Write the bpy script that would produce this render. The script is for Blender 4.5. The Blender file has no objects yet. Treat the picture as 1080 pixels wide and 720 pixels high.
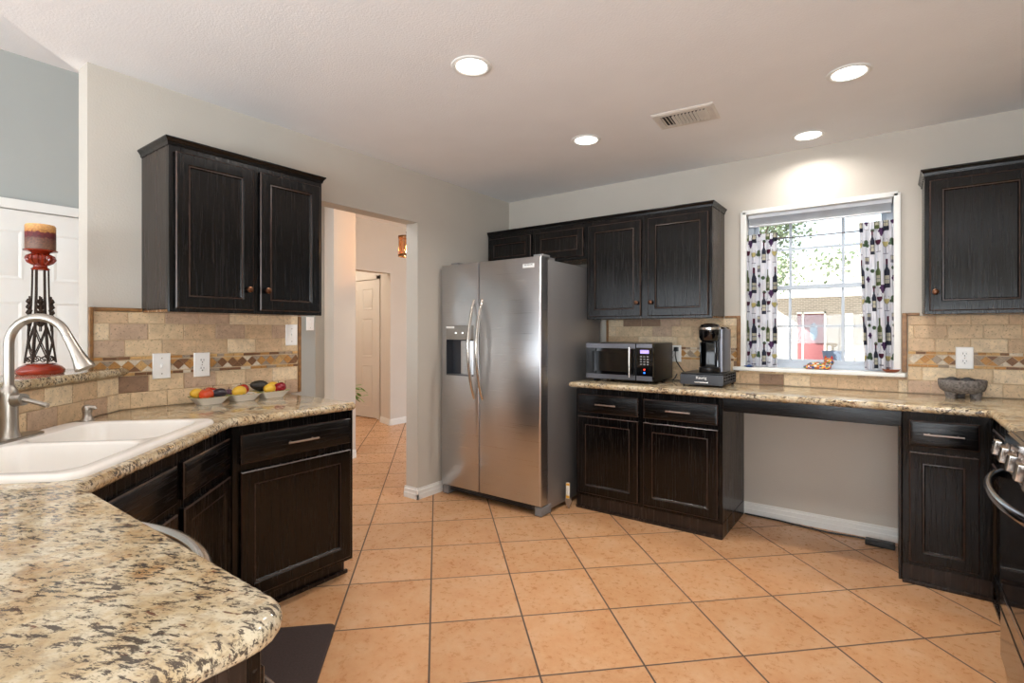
import bpy, bmesh, math, random
from mathutils import Vector, Matrix, Euler
R = math.radians
rnd = random.Random(7)
sc = bpy.context.scene
C = sc.collection

# ------------------------------------------------------------------ camera, world, lights, exposure
cam = bpy.data.cameras.new('camera')
cam.sensor_width = 36.0
cam.lens = 544.36 / 1080 * 36
cam.shift_y = -11.0 / 1080
cam.clip_start = 0.05
cam.clip_end = 200
camo = bpy.data.objects.new('camera', cam)
C.objects.link(camo)
camo.location = (2.9103, -3.9035, 1.2818)
camo.rotation_euler = (R(90), 0, R(36.369))
sc.camera = camo

sc.view_settings.view_transform = 'Standard'
sc.view_settings.look = 'None'
sc.view_settings.gamma = 1.0
sc.view_settings.exposure = -0.03
sc.view_settings.use_curve_mapping = False
try:
    sc.cycles.max_bounces = 8
    sc.cycles.diffuse_bounces = 5
    sc.cycles.glossy_bounces = 4
    sc.cycles.transmission_bounces = 6
    sc.cycles.transparent_max_bounces = 12
    sc.cycles.caustics_reflective = False
    sc.cycles.caustics_refractive = False
    sc.cycles.sample_clamp_indirect = 6
    sc.cycles.use_denoising = True
except Exception:
    pass

w = bpy.data.worlds.new('sky')
sc.world = w
w.use_nodes = True
w.node_tree.nodes['Background'].inputs[0].default_value = (0.86, 0.93, 1.0, 1)
w.node_tree.nodes['Background'].inputs[1].default_value = 2.2


def add_light(name, kind, loc, rot, energy, color, size=None, size_y=None, shape=None, spread=None):
    l = bpy.data.lights.new(name, kind)
    l.energy = energy
    l.color = color
    if kind == 'AREA':
        l.shape = shape or 'RECTANGLE'
        l.size = size
        if size_y:
            l.size_y = size_y
        if spread:
            l.spread = spread
    o = bpy.data.objects.new(name, l)
    o.location = loc
    o.rotation_euler = rot
    C.objects.link(o)
    return o


sun = add_light('sun', 'SUN', (0, -5, 20), (0, 0, 0), 24.0, (1.0, 0.96, 0.88))
sun.rotation_euler = Vector((0.62, 0.62, -0.48)).to_track_quat('-Z', 'Y').to_euler()
sun.data.angle = R(0.5)
# added cool fill panels behind the viewer, standing in for daylight; no windows built
add_light('fill_breakfast', 'AREA', (2.4, -6.85, 1.45), (R(128), 0, 0), 215, (0.83, 0.92, 1.0), 2.6, 1.7)
add_light('fill_right', 'AREA', (3.88, -5.0, 1.25), (R(126), 0, R(90)), 105, (0.85, 0.93, 1.0), 1.6, 2.0)
add_light('fill_living', 'AREA', (-0.2, -6.85, 1.6), (R(100), 0, 0), 66, (0.84, 0.92, 1.0), 2.2, 1.9)
CAN_POWER = 8.5

# ------------------------------------------------------------------ colour + material helpers
def lin(c):
    out = []
    for v in c[:3]:
        v = v / 255.0
        out.append(v / 12.92 if v <= 0.04045 else ((v + 0.055) / 1.055) ** 2.4)
    return (out[0], out[1], out[2], 1.0)


MATS = {}


class NT:
    def __init__(self, name):
        self.m = bpy.data.materials.new(name)
        self.m.use_nodes = True
        self.t = self.m.node_tree
        self.n = self.t.nodes
        self.b = self.n['Principled BSDF']
        MATS[name] = self.m

    def add(self, typ, **kw):
        nd = self.n.new(typ)
        for k, v in kw.items():
            setattr(nd, k, v)
        return nd

    def link(self, a, b):
        self.t.links.new(a, b)

    def coords(self, scale=(1, 1, 1), kind='Object', rot=(0, 0, 0)):
        tc = self.add('ShaderNodeTexCoord')
        mp = self.add('ShaderNodeMapping')
        mp.inputs['Scale'].default_value = scale
        mp.inputs['Rotation'].default_value = rot
        self.link(tc.outputs[kind], mp.inputs['Vector'])
        return mp.outputs['Vector']

    def noise(self, vec, scale, detail=2.0, rough=0.5, dist=0.0):
        nd = self.add('ShaderNodeTexNoise')
        nd.inputs['Scale'].default_value = scale
        nd.inputs['Detail'].default_value = detail
        nd.inputs['Roughness'].default_value = rough
        nd.inputs['Distortion'].default_value = dist
        self.link(vec, nd.inputs['Vector'])
        return nd.outputs['Fac']

    def ramp(self, fac, stops, mode='LINEAR'):
        r = self.add('ShaderNodeValToRGB')
        r.color_ramp.interpolation = mode
        els = r.color_ramp.elements
        while len(els) < len(stops):
            els.new(0.5)
        for e, (p, c) in zip(els, stops):
            e.position = p
            e.color = c if len(c) == 4 else (c[0], c[1], c[2], 1)
        self.link(fac, r.inputs['Fac'])
        return r.outputs['Color']

    def mix(self, fac, a, b, blend='MIX'):
        m = self.add('ShaderNodeMix', data_type='RGBA', blend_type=blend)
        for sock, v in ((m.inputs[0], fac), (m.inputs[6], a), (m.inputs[7], b)):
            if isinstance(v, (int, float)):
                sock.default_value = v
            elif isinstance(v, tuple):
                sock.default_value = v
            else:
                self.link(v, sock)
        return m.outputs[2]

    def math(self, op, a, b=None):
        m = self.add('ShaderNodeMath', operation=op)
        for i, v in enumerate((a, b)):
            if v is None:
                continue
            if isinstance(v, (int, float)):
                m.inputs[i].default_value = v
            else:
                self.link(v, m.inputs[i])
        return m.outputs[0]

    def bump(self, h, strength=0.3, dist=0.002):
        b = self.add('ShaderNodeBump')
        b.inputs['Strength'].default_value = strength
        b.inputs['Distance'].default_value = dist
        self.link(h, b.inputs['Height'])
        self.link(b.outputs['Normal'], self.b.inputs['Normal'])

    def set(self, color=None, rough=None, metal=None, spec=None, coat=None, aniso=None):
        i = self.b.inputs
        if color is not None:
            if isinstance(color, tuple):
                i['Base Color'].default_value = color
            else:
                self.link(color, i['Base Color'])
        if rough is not None:
            if isinstance(rough, (int, float)):
                i['Roughness'].default_value = rough
            else:
                self.link(rough, i['Roughness'])
        if metal is not None:
            i['Metallic'].default_value = metal
        if spec is not None:
            i['Specular IOR Level'].default_value = spec
        if coat is not None:
            i['Coat Weight'].default_value = coat
            i['Coat Roughness'].default_value = 0.12
        if aniso is not None:
            i['Anisotropic'].default_value = aniso


def plain(name, rgb, rough=0.5, metal=0.0, var=0.06, scale=12, bump=0.0, bscale=60, spec=None, coat=None):
    n = NT(name)
    v = n.coords()
    c = lin(rgb)
    d = tuple(max(0, x * (1 - var)) for x in c[:3]) + (1,)
    u = tuple(min(1, x * (1 + var)) for x in c[:3]) + (1,)
    n.set(n.ramp(n.noise(v, scale, 3), [(0.3, d), (0.7, u)]), rough, metal, spec, coat)
    if bump:
        n.bump(n.noise(v, bscale, 3), bump, 0.002)
    return n.m


# walls / ceiling
plain('greige_paint', (202, 195, 184), 0.7, var=0.02, scale=3, bump=0.45, bscale=120)
plain('ceiling_paint', (242, 242, 243), 0.8, var=0.015, scale=4, bump=0.6, bscale=110)
plain('grey_blue_paint', (172, 176, 173), 0.75, var=0.02, scale=3, bump=0.2, bscale=110)
plain('hall_paint', (216, 209, 200), 0.7, var=0.02, scale=3, bump=0.2, bscale=110)
plain('white_trim', (238, 238, 234), 0.35, var=0.015, scale=5)
plain('backlit_vinyl', (184, 194, 206), 0.3, var=0.01, scale=5)  # white sash vinyl with its backlit grey-blue shade put into the colour
plain('white_plate', (250, 249, 246), 0.3, var=0.01, scale=20)
plain('dark_slot', (40, 36, 32), 0.6)


def wood(name, scale, strength=0.28, turn=0.0, base=((4, 3, 3), (8, 6, 6), (18, 13, 11))):
    n = NT(name)
    v = n.coords(scale)
    g = n.noise(v, 1.0, 5, 0.66, 0.8)
    g2 = n.noise(v, 3.1, 2, 0.5)
    sp = n.noise(n.coords((60, 60, 60)), 1.0, 2)
    col = n.ramp(g, [(0.34, lin(base[0])), (0.56, lin(base[1])), (0.75, lin(base[2]))])
    fleck = n.ramp(sp, [(0.72, (0, 0, 0, 1)), (0.78, (1, 1, 1, 1))])
    col = n.mix(n.math('MULTIPLY', fleck, 0.10), col, lin((120, 105, 95)))
    n.set(col, n.ramp(g, [(0.35, (0.15,) * 3), (0.68, (0.33,) * 3)]), spec=0.36, aniso=0.85)
    tg = n.add('ShaderNodeTangent', direction_type='RADIAL', axis='Z')
    n.link(tg.outputs[0], n.b.inputs['Tangent'])
    n.b.inputs['Anisotropic Rotation'].default_value = turn
    n.bump(n.math('ADD', g, n.math('MULTIPLY', g2, 0.5)), strength, 0.0025)
    return n.m


wood('espresso_oak', (120, 120, 4.0))
wood('espresso_oak_across', (4.0, 120, 120), turn=0.25)
wood('espresso_side', (45, 45, 2.0), 0.08, 0.0, ((32, 25, 21), (46, 36, 31), (58, 46, 40)))
plain('worn_edge', (58, 40, 31), 0.35, var=0.4, scale=30)
plain('cabinet_shadow_gap', (10, 8, 8), 0.6)
wood('cabinet_liner', (45, 45, 2.0), 0.1, 0.0, ((120, 88, 60), (150, 112, 78), (170, 130, 95)))

# granite
n = NT('granite')
v = n.coords((1, 1, 1))
vr0 = n.coords((1, 1, 1), rot=(0, 0, R(-24)))
mp = n.add('ShaderNodeMapping')
mp.inputs['Scale'].default_value = (0.72, 2.0, 1.5)
n.link(vr0, mp.inputs['Vector'])
ve = mp.outputs['Vector']
base = n.ramp(n.noise(v, 15, 5, 0.65), [(0.30, lin((170, 140, 100))), (0.45, lin((194, 172, 136))), (0.60, lin((212, 198, 170))), (0.8, lin((180, 168, 146)))])
grey = n.ramp(n.noise(ve, 34, 5, 0.7, 0.4), [(0.50, (0, 0, 0, 1)), (0.64, (1, 1, 1, 1))])
c1 = n.mix(n.math('MULTIPLY', grey, 0.5), base, lin((140, 122, 100)))
gold = n.ramp(n.noise(v, 19, 4, 0.65), [(0.56, (0, 0, 0, 1)), (0.72, (1, 1, 1, 1))])
c2 = n.mix(n.math('MULTIPLY', gold, 0.36), c1, lin((180, 122, 60)))
clus = n.noise(v, 9, 2)
sp = n.noise(ve, 60, 6, 0.74, 0.35)
spk = n.ramp(n.math('ADD', sp, n.math('MULTIPLY', n.math('SUBTRACT', clus, 0.5), 0.26)), [(0.53, (0, 0, 0, 1)), (0.575, (1, 1, 1, 1))])
c3 = n.mix(n.math('MULTIPLY', spk, 0.9), c2, lin((50, 40, 38)))
fine = n.ramp(n.noise(v, 130, 3, 0.6), [(0.58, (0, 0, 0, 1)), (0.66, (1, 1, 1, 1))])
c3 = n.mix(n.math('MULTIPLY', fine, 0.5), c3, lin((84, 68, 56)))
gar = n.ramp(n.noise(ve, 43, 3, 0.6, 0.3), [(0.645, (0, 0, 0, 1)), (0.68, (1, 1, 1, 1))])
c4 = n.mix(n.math('MULTIPLY', gar, 0.8), c3, lin((84, 36, 26)))
n.set(c4, 0.1, spec=0.5)

# floor tile (grid of square tiles laid on the diagonal)
n = NT('terracotta_tile')
geo = n.add('ShaderNodeNewGeometry')
ANG, GS, U0, V0 = 0.77882926, 0.40891406, 0.11714723, 1.71139445


def dotp(vec):
    d = n.add('ShaderNodeVectorMath', operation='DOT_PRODUCT')
    n.link(geo.outputs['Position'], d.inputs[0])
    d.inputs[1].default_value = vec
    return d.outputs['Value']


uu = n.math('DIVIDE', n.math('SUBTRACT', dotp((math.cos(ANG), math.sin(ANG), 0)), U0), GS)
vv = n.math('DIVIDE', n.math('SUBTRACT', dotp((math.sin(ANG), -math.cos(ANG), 0)), V0), GS)
eu = n.math('ABSOLUTE', n.math('SUBTRACT', n.math('FRACT', uu), 0.5))
ev = n.math('ABSOLUTE', n.math('SUBTRACT', n.math('FRACT', vv), 0.5))
edge = n.math('MAXIMUM', eu, ev)
gr = n.ramp(edge, [(0.4885, (0, 0, 0, 1)), (0.4925, (1, 1, 1, 1))])
cmb = n.add('ShaderNodeCombineXYZ')
n.link(n.math('FLOOR', uu), cmb.inputs[0])
n.link(n.math('FLOOR', vv), cmb.inputs[1])
wn = n.add('ShaderNodeTexWhiteNoise', noise_dimensions='3D')
n.link(cmb.outputs[0], wn.inputs['Vector'])
off = n.add('ShaderNodeVectorMath', operation='MULTIPLY_ADD')
n.link(wn.outputs['Color'], off.inputs[0])
off.inputs[1].default_value = (9, 9, 9)
n.link(geo.outputs['Position'], off.inputs[2])
t1 = n.noise(off.outputs[0], 4.6, 8, 0.7, 0.35)
t2 = n.noise(off.outputs[0], 34, 6, 0.7, 0.2)
col = n.ramp(t1, [(0.28, lin((186, 126, 78))), (0.48, lin((204, 152, 106))), (0.70, lin((218, 178, 140)))])
col = n.mix(0.35, col, n.ramp(t2, [(0.25, lin((184, 128, 86))), (0.75, lin((220, 178, 138)))]))
tone = n.ramp(wn.outputs['Value'], [(0, (0.93, 0.92, 0.91, 1)), (1, (1.02, 1.01, 1.0, 1))])
col = n.mix(1.0, col, tone, 'MULTIPLY')
col = n.mix(gr, col, lin((84, 68, 58)))
n.set(col, n.mix(gr, n.ramp(t2, [(0.3, (0.24,) * 3), (0.7, (0.36,) * 3)]), (0.8, 0.8, 0.8, 1)), spec=0.4)
n.bump(n.math('ADD', n.math('MULTIPLY', gr, -1.0), n.math('MULTIPLY', t2, 0.06)), 0.4, 0.003)


# travertine tones
def travertine(name, rgb):
    n = NT(name)
    v = n.coords()
    c = lin(rgb)
    d = tuple(x * 0.80 for x in c[:3]) + (1,)
    u = tuple(min(1, x * 1.12) for x in c[:3]) + (1,)
    base = n.ramp(n.noise(v, 26, 4, 0.6, 0.6), [(0.3, d), (0.7, u)])
    pit = n.ramp(n.noise(v, 150, 2, 0.5), [(0.625, (0, 0, 0, 1)), (0.67, (1, 1, 1, 1))])
    n.set(n.mix(n.math('MULTIPLY', pit, 0.6), base, tuple(x * 0.3 for x in c[:3]) + (1,)), 0.55)
    n.bump(n.math('MULTIPLY', pit, -1.0), 0.4, 0.002)
    return n.m


TRAV = [travertine('travertine_cream', (230, 208, 174)), travertine('travertine_beige', (221, 195, 158)),
        travertine('travertine_tan', (209, 180, 145)), travertine('travertine_rosy', (196, 168, 142)),
        travertine('travertine_brown', (146, 116, 92))]
MOS = [travertine('mosaic_gold', (188, 136, 74)), travertine('mosaic_honey', (208, 166, 108)), travertine('mosaic_brown', (128, 90, 60)),
       travertine('mosaic_ivory', (222, 208, 186)), travertine('mosaic_grey', (166, 148, 128))]
plain('sand_grout', (206, 182, 150), 0.9, var=0.1, scale=60)
plain('trim_stone', (140, 100, 58), 0.4, var=0.3, scale=40)


# steels
def steel(name, rgb, rough, scale, strength=0.1, metal=1.0):
    n = NT(name)
    v = n.coords(scale)
    g = n.noise(v, 1, 3, 0.6)
    c = lin(rgb)
    n.set(n.ramp(g, [(0.3, tuple(x * 0.94 for x in c[:3]) + (1,)), (0.7, c)]), n.ramp(g, [(0.3, (rough * 0.9,) * 3), (0.7, (rough * 1.12,) * 3)]), metal)
    n.bump(g, strength, 0.0004)
    return n.m


steel('brushed_stainless', (200, 200, 202), 0.30, (2, 2, 300), 0.008)
steel('stainless_side', (162, 160, 160), 0.42, (2, 2, 300), 0.02, 0.7)
steel('satin_handle', (205, 198, 190), 0.2, (300, 300, 2), 0.05)
steel('brushed_nickel', (176, 168, 158), 0.33, (200, 200, 3), 0.06)
steel('bronze_metal', (104, 72, 54), 0.3, (60, 60, 60), 0.05)
steel('pull_nickel', (182, 168, 158), 0.28, (3, 200, 200), 0.05)
steel('oven_steel', (150, 152, 160), 0.13, (2, 300, 300), 0.03)
plain('black_plastic', (16, 16, 18), 0.3, spec=0.5)
plain('black_gloss', (8, 8, 10), 0.07, spec=0.6)
plain('dark_grey_plastic', (58, 60, 66), 0.4)
plain('grey_plastic', (130, 130, 132), 0.4)
plain('panel_grey', (150, 146, 140), 0.35, metal=0.3)
plain('mid_grey_metal', (112, 112, 118), 0.3, metal=0.7)
plain('porcelain', (240, 234, 226), 0.16, var=0.012, scale=8, spec=0.5)
plain('drain_metal', (150, 150, 150), 0.25, metal=1.0)
plain('mat_brown', (58, 44, 40), 0.85, var=0.25, scale=120, bump=0.5, bscale=300)
plain('red_glaze', (132, 38, 16), 0.14, var=0.25, scale=16, coat=0.4)
plain('iron_brown', (52, 38, 28), 0.45, metal=0.5)
plain('lemon_yellow', (222, 178, 58), 0.4, var=0.1, scale=30, bump=0.15, bscale=200)
plain('apple_red', (172, 40, 24), 0.25, var=0.35, scale=9)
plain('apple_orange', (204, 72, 34), 0.25, var=0.3, scale=9)
plain('apple_dark_red', (140, 24, 34), 0.25, var=0.3, scale=9)
plain('avocado_dark', (44, 38, 30), 0.5, var=0.35, scale=60, bump=0.5, bscale=90)
plain('aubergine', (50, 42, 52), 0.3, var=0.2, scale=14)
plain('plum_purple', (96, 64, 84), 0.4)
plain('stem_brown', (92, 64, 36), 0.7)
plain('dish_white', (246, 244, 240), 0.2, var=0.02)
plain('basalt', (116, 110, 106), 0.9, var=0.5, scale=90, bump=0.9, bscale=110)
plain('basalt_dark', (62, 60, 60), 0.9, var=0.4, scale=90, bump=0.8, bscale=110)
plain('leaf_green', (88, 150, 40), 0.5, var=0.2, scale=30)
plain('clay_brown', (150, 84, 58), 0.5, var=0.15)
plain('blue_glaze', (44, 84, 150), 0.25, var=0.2)
plain('planter_blue', (120, 140, 170), 0.6)
plain('packing_white', (226, 222, 214), 0.6)
plain('packing_yellow', (226, 168, 40), 0.6)
plain('packing_grey', (140, 118, 100), 0.6)
plain('bronze_fixture', (104, 70, 38), 0.35, metal=0.8)
plain('plate_shadow', (200, 196, 190), 0.5)
plain('vent_white', (222, 216, 208), 0.4)
plain('blind_white', (226, 230, 236), 0.5)

# candle wax in three layers
n = NT('layered_wax')
tc = n.add('ShaderNodeTexCoord')
sx = n.add('ShaderNodeSeparateXYZ')
n.link(tc.outputs['Object'], sx.inputs[0])
nz = n.noise(tc.outputs['Object'], 90, 3, 0.6)
z = n.math('ADD', n.math('DIVIDE', sx.outputs[2], 0.1), n.math('MULTIPLY', n.math('SUBTRACT', nz, 0.5), 0.22))
lay = n.ramp(z, [(0.0, lin((120, 92, 76))), (0.42, lin((104, 70, 60))), (0.46, lin((84, 22, 30))), (0.66, lin((104, 30, 34))), (0.70, lin((186, 130, 62))), (1.0, lin((222, 184, 128)))])
n.set(n.mix(0.35, lay, n.ramp(n.noise(tc.outputs['Object'], 160, 2), [(0.35, lin((60, 40, 30))), (0.7, lin((235, 205, 160)))]), 'OVERLAY'), 0.5)


def emis(name, rgb, strength):
    n = NT(name)
    n.set(lin(rgb), 0.4)
    n.b.inputs['Emission Color'].default_value = lin(rgb)
    n.b.inputs['Emission Strength'].default_value = strength
    return n.m


emis('can_lens', (255, 250, 244), 6.0)
emis('bulb_glow', (255, 214, 150), 16.0)
emis('display_violet', (170, 150, 235), 0.8)
emis('indicator_blue', (40, 120, 255), 1.5)
emis('indicator_red', (255, 60, 40), 1.2)
emis('dispenser_lamp', (255, 255, 255), 2.0)

# glass
n = NT('window_glass')
gl = n.add('ShaderNodeBsdfGlossy')
gl.inputs['Roughness'].default_value = 0.02
tr = n.add('ShaderNodeBsdfTransparent')
tr.inputs['Color'].default_value = (0.96, 0.98, 0.98, 1)
mx = n.add('ShaderNodeMixShader')
fr = n.add('ShaderNodeFresnel')
fr.inputs['IOR'].default_value = 1.3
n.link(fr.outputs[0], mx.inputs[0])
n.link(tr.outputs[0], mx.inputs[1])
n.link(gl.outputs[0], mx.inputs[2])
n.link(mx.outputs[0], n.n['Material Output'].inputs['Surface'])
n = NT('amber_glass')
gl = n.add('ShaderNodeBsdfGlossy')
gl.inputs['Roughness'].default_value = 0.1
tr = n.add('ShaderNodeBsdfTransparent')
nzz = n.noise(n.coords((60, 60, 6)), 1, 2)
n.link(n.ramp(nzz, [(0.35, lin((255, 225, 180))), (0.7, lin((235, 160, 90)))]), tr.inputs['Color'])
mx = n.add('ShaderNodeMixShader')
mx.inputs[0].default_value = 0.12
n.link(tr.outputs[0], mx.inputs[1])
n.link(gl.outputs[0], mx.inputs[2])
n.link(mx.outputs[0], n.n['Material Output'].inputs['Surface'])

# curtain cloth colours (slightly translucent)
def cloth(name, rgb):
    n = NT(name)
    n.set(lin(rgb), 0.8)
    out = n.n['Material Output']
    tl = n.add('ShaderNodeBsdfTranslucent')
    tl.inputs['Color'].default_value = lin(rgb)
    mx = n.add('ShaderNodeMixShader')
    mx.inputs[0].default_value = 0.65
    n.link(n.b.outputs[0], mx.inputs[1])
    n.link(tl.outputs[0], mx.inputs[2])
    n.link(mx.outputs[0], out.inputs['Surface'])
    return n.m


CLOTH = [cloth('cloth_white', (246, 246, 250)), cloth('cloth_bottle', (74, 78, 96)), cloth('cloth_grape', (104, 70, 116)), cloth('cloth_leaf', (112, 134, 108)),
         cloth('cloth_label', (220, 216, 200)), cloth('cloth_burgundy', (112, 54, 80)), cloth('cloth_wine', (226, 216, 160)), cloth('cloth_outline', (150, 150, 162)),
         cloth('cloth_green_bottle', (126, 140, 96))]

# outdoors
n = NT('outdoor_brick')
br = n.add('ShaderNodeTexBrick')
br.inputs['Color1'].default_value = lin((138, 130, 124))
br.inputs['Color2'].default_value = lin((156, 147, 139))
br.inputs['Mortar'].default_value = lin((196, 186, 174))
br.inputs['Scale'].default_value = 1.0
br.inputs['Brick Width'].default_value = 0.22
br.inputs['Row Height'].default_value = 0.075
br.inputs['Mortar Size'].default_value = 0.008
tc = n.add('ShaderNodeTexCoord')
mp = n.add('ShaderNodeMapping')
mp.inputs['Rotation'].default_value = (R(-90), 0, 0)
n.link(tc.outputs['Object'], mp.inputs['Vector'])
n.link(mp.outputs['Vector'], br.inputs['Vector'])
n.set(br.outputs['Color'], 0.9)
plain('outdoor_white', (236, 234, 228), 0.6, var=0.02)
plain('outdoor_concrete', (186, 182, 176), 0.9, var=0.06, scale=2)
plain('outdoor_red', (108, 60, 64), 0.5, var=0.05)
plain('outdoor_oval_glass', (90, 110, 130), 0.2)
plain('outdoor_shingle', (176, 166, 156), 0.9, var=0.2, scale=8)
plain('tree_leaf', (126, 142, 112), 0.6, var=0.3, scale=3)
plain('tree_leaf_pale', (160, 172, 142), 0.6, var=0.3, scale=3)
plain('bark', (96, 80, 66), 0.9, var=0.3)
CATC = [plain('mosaic_cat_red', (186, 50, 40), 0.3), plain('mosaic_cat_yellow', (226, 180, 70), 0.3), plain('mosaic_cat_blue', (50, 80, 160), 0.3),
        plain('mosaic_cat_green', (90, 130, 80), 0.3), plain('mosaic_cat_white', (230, 226, 220), 0.3), plain('mosaic_cat_orange', (214, 110, 50), 0.3)]
DISHC = plain('dish_band_yellow', (216, 168, 60), 0.3)
DISHG = plain('dish_band_green', (110, 140, 90), 0.3)
M = MATS


# ------------------------------------------------------------------ mesh builder
class MB:
    def __init__(self):
        self.bm = bmesh.new()

    def face(self, vs, mi=0):
        try:
            f = self.bm.faces.new(vs)
            f.material_index = mi
            return f
        except ValueError:
            return None

    def box(self, x0, x1, y0, y1, z0, z1, mi=0, bev=0.0, seg=2, mat=None):
        vs = [self.bm.verts.new((x, y, zz)) for x in (x0, x1) for y in (y0, y1) for zz in (z0, z1)]
        idx = [(0, 1, 3, 2), (4, 6, 7, 5), (0, 4, 5, 1), (2, 3, 7, 6), (0, 2, 6, 4), (1, 5, 7, 3)]
        fs = [self.face([vs[i] for i in q], mi) for q in idx]
        if mat is not None:
            for vtx in vs:
                vtx.co = mat @ vtx.co
        if bev > 0:
            es = list({e for f in fs for e in f.edges})
            r = bmesh.ops.bevel(self.bm, geom=es, offset=bev, segments=seg, profile=0.7, affect='EDGES')
            for f in r['faces']:
                f.material_index = mi
        return self

    def loft(self, rings, mi=0, cap0=True, cap1=True, closed=True, mis=None):
        vr = [[self.bm.verts.new(p) for p in ring] for ring in rings]
        for k in range(len(vr) - 1):
            a, b = vr[k], vr[k + 1]
            m_ = mis[k] if mis else mi
            nn = len(a)
            for i in range(nn if closed else nn - 1):
                j = (i + 1) % nn
                self.face([a[i], a[j], b[j], b[i]], m_)
        if cap0:
            self.face(list(reversed(vr[0])), mis[0] if mis else mi)
        if cap1:
            self.face(vr[-1], mis[-1] if mis else mi)
        return vr

    def lathe(self, prof, seg=24, center=(0, 0, 0), mi=0, mis=None, cap0=True, cap1=True, sx=1.0, sy=1.0, mat=None):
        rings = []
        for r, zz in prof:
            ring = []
            for i in range(seg):
                a = 2 * math.pi * i / seg
                p = Vector((r * math.cos(a) * sx, r * math.sin(a) * sy, zz))
                if mat is not None:
                    p = mat @ p
                ring.append(p + Vector(center))
            rings.append(ring)
        self.loft(rings, mi, cap0, cap1, mis=mis)
        return self

    def tube(self, pts, rad, seg=10, mi=0, flat=1.0, up=None):
        pts = [Vector(p) for p in pts]
        rr = rad if isinstance(rad, (list, tuple)) else [rad] * len(pts)
        rings = []
        prev = None
        for i, p in enumerate(pts):
            t = (pts[min(i + 1, len(pts) - 1)] - pts[max(i - 1, 0)]).normalized()
            if prev is None:
                ref = Vector(up) if up else (Vector((0, 0, 1)) if abs(t.z) < 0.9 else Vector((1, 0, 0)))
                nx = t.cross(ref).normalized()
            else:
                nx = (prev - t * prev.dot(t)).normalized()
            prev = nx
            ny = t.cross(nx)
            rings.append([p + nx * (rr[i] * math.cos(2 * math.pi * k / seg)) + ny * (rr[i] * flat * math.sin(2 * math.pi * k / seg)) for k in range(seg)])
        self.loft(rings, mi)
        return self

    def ball(self, c, r, mi=0, seg=16, rings=10, mat=None):
        rx, ry, rz = (r, r, r) if isinstance(r, (int, float)) else r
        rs = []
        for k in range(1, rings):
            th = math.pi * k / rings
            ring = []
            for i in range(seg):
                a = 2 * math.pi * i / seg
                p = Vector((rx * math.sin(th) * math.cos(a), ry * math.sin(th) * math.sin(a), -rz * math.cos(th)))
                if mat is not None:
                    p = mat @ p
                ring.append(p + Vector(c))
            rs.append(ring)
        top, bot = Vector((0, 0, rz)), Vector((0, 0, -rz))
        if mat is not None:
            top, bot = mat @ top, mat @ bot
        vr = self.loft(rs, mi, False, False)
        b = self.bm.verts.new(bot + Vector(c))
        t = self.bm.verts.new(top + Vector(c))
        for i in range(seg):
            j = (i + 1) % seg
            self.face([b, vr[0][j], vr[0][i]], mi)
            self.face([t, vr[-1][i], vr[-1][j]], mi)
        return self

    def prism(self, poly, z0, z1, mi=0):
        b = [self.bm.verts.new((p[0], p[1], z0)) for p in poly]
        t = [self.bm.verts.new((p[0], p[1], z1)) for p in poly]
        k = len(poly)
        for i in range(k):
            j = (i + 1) % k
            self.face([b[i], b[j], t[j], t[i]], mi)
        self.face(list(reversed(b)), mi)
        self.face(t, mi)
        return self

    def prism_y(self, poly, y0, y1, mi=0):
        """poly in (x, z), extruded along y"""
        b = [self.bm.verts.new((p[0], y0, p[1])) for p in poly]
        t = [self.bm.verts.new((p[0], y1, p[1])) for p in poly]
        k = len(poly)
        for i in range(k):
            j = (i + 1) % k
            self.face([b[i], b[j], t[j], t[i]], mi)
        self.face(list(reversed(b)), mi)
        self.face(t, mi)
        return self

    def rects(self, rings, mis=None, mi=0, cap0=True, cap1=True):
        """rings of (x0, x1, z0, z1, y): nested rectangles forming a profiled panel"""
        rs = [[(a, yy, c_), (b, yy, c_), (b, yy, d), (a, yy, d)] for a, b, c_, d, yy in rings]
        self.loft(rs, mi, cap0, cap1, mis=mis)
        return self


def obj(name, mb, mats, parent=None, smooth=35):
    me = bpy.data.meshes.new(name)
    bmesh.ops.recalc_face_normals(mb.bm, faces=mb.bm.faces)
    if smooth:
        for f in mb.bm.faces:
            f.smooth = True
    mb.bm.to_mesh(me)
    mb.bm.free()
    if smooth:
        me.set_sharp_from_angle(angle=R(smooth))
    if not isinstance(mats, (list, tuple)):
        mats = [mats]
    for m_ in mats:
        me.materials.append(M[m_] if isinstance(m_, str) else m_)
    o = bpy.data.objects.new(name, me)
    C.objects.link(o)
    if parent:
        o.parent = parent
    return o


def tag(o, label=None, cat=None, group=None, kind=None):
    if label:
        o['label'] = label
    if cat:
        o['category'] = cat
    if group:
        o['group'] = group
    if kind:
        o['kind'] = kind
    return o


def thing(name, label, cat, loc=(0, 0, 0), rot=0.0, group=None):
    o = bpy.data.objects.new(name, None)
    o.empty_display_size = 0.05
    C.objects.link(o)
    o.location = loc
    o.rotation_euler = (0, 0, rot)
    return tag(o, label, cat, group)


def struct(name, mb, mats, label=None, smooth=35, parent=None):
    o = obj(name, mb, mats, parent, smooth)
    if parent is None:
        o['kind'] = 'structure'
        if label:
            o['label'] = label
    return o


def dup(root, loc, rot=None, label=None):
    def cp(o, par):
        c = o.copy()
        C.objects.link(c)
        if par is not None:
            c.parent = par
        for ch in list(o.children):
            cp(ch, c)
        return c
    r = cp(root, None)
    r.location = loc
    if rot is not None:
        r.rotation_euler = (0, 0, rot)
    if label:
        r['label'] = label
    return r


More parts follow.
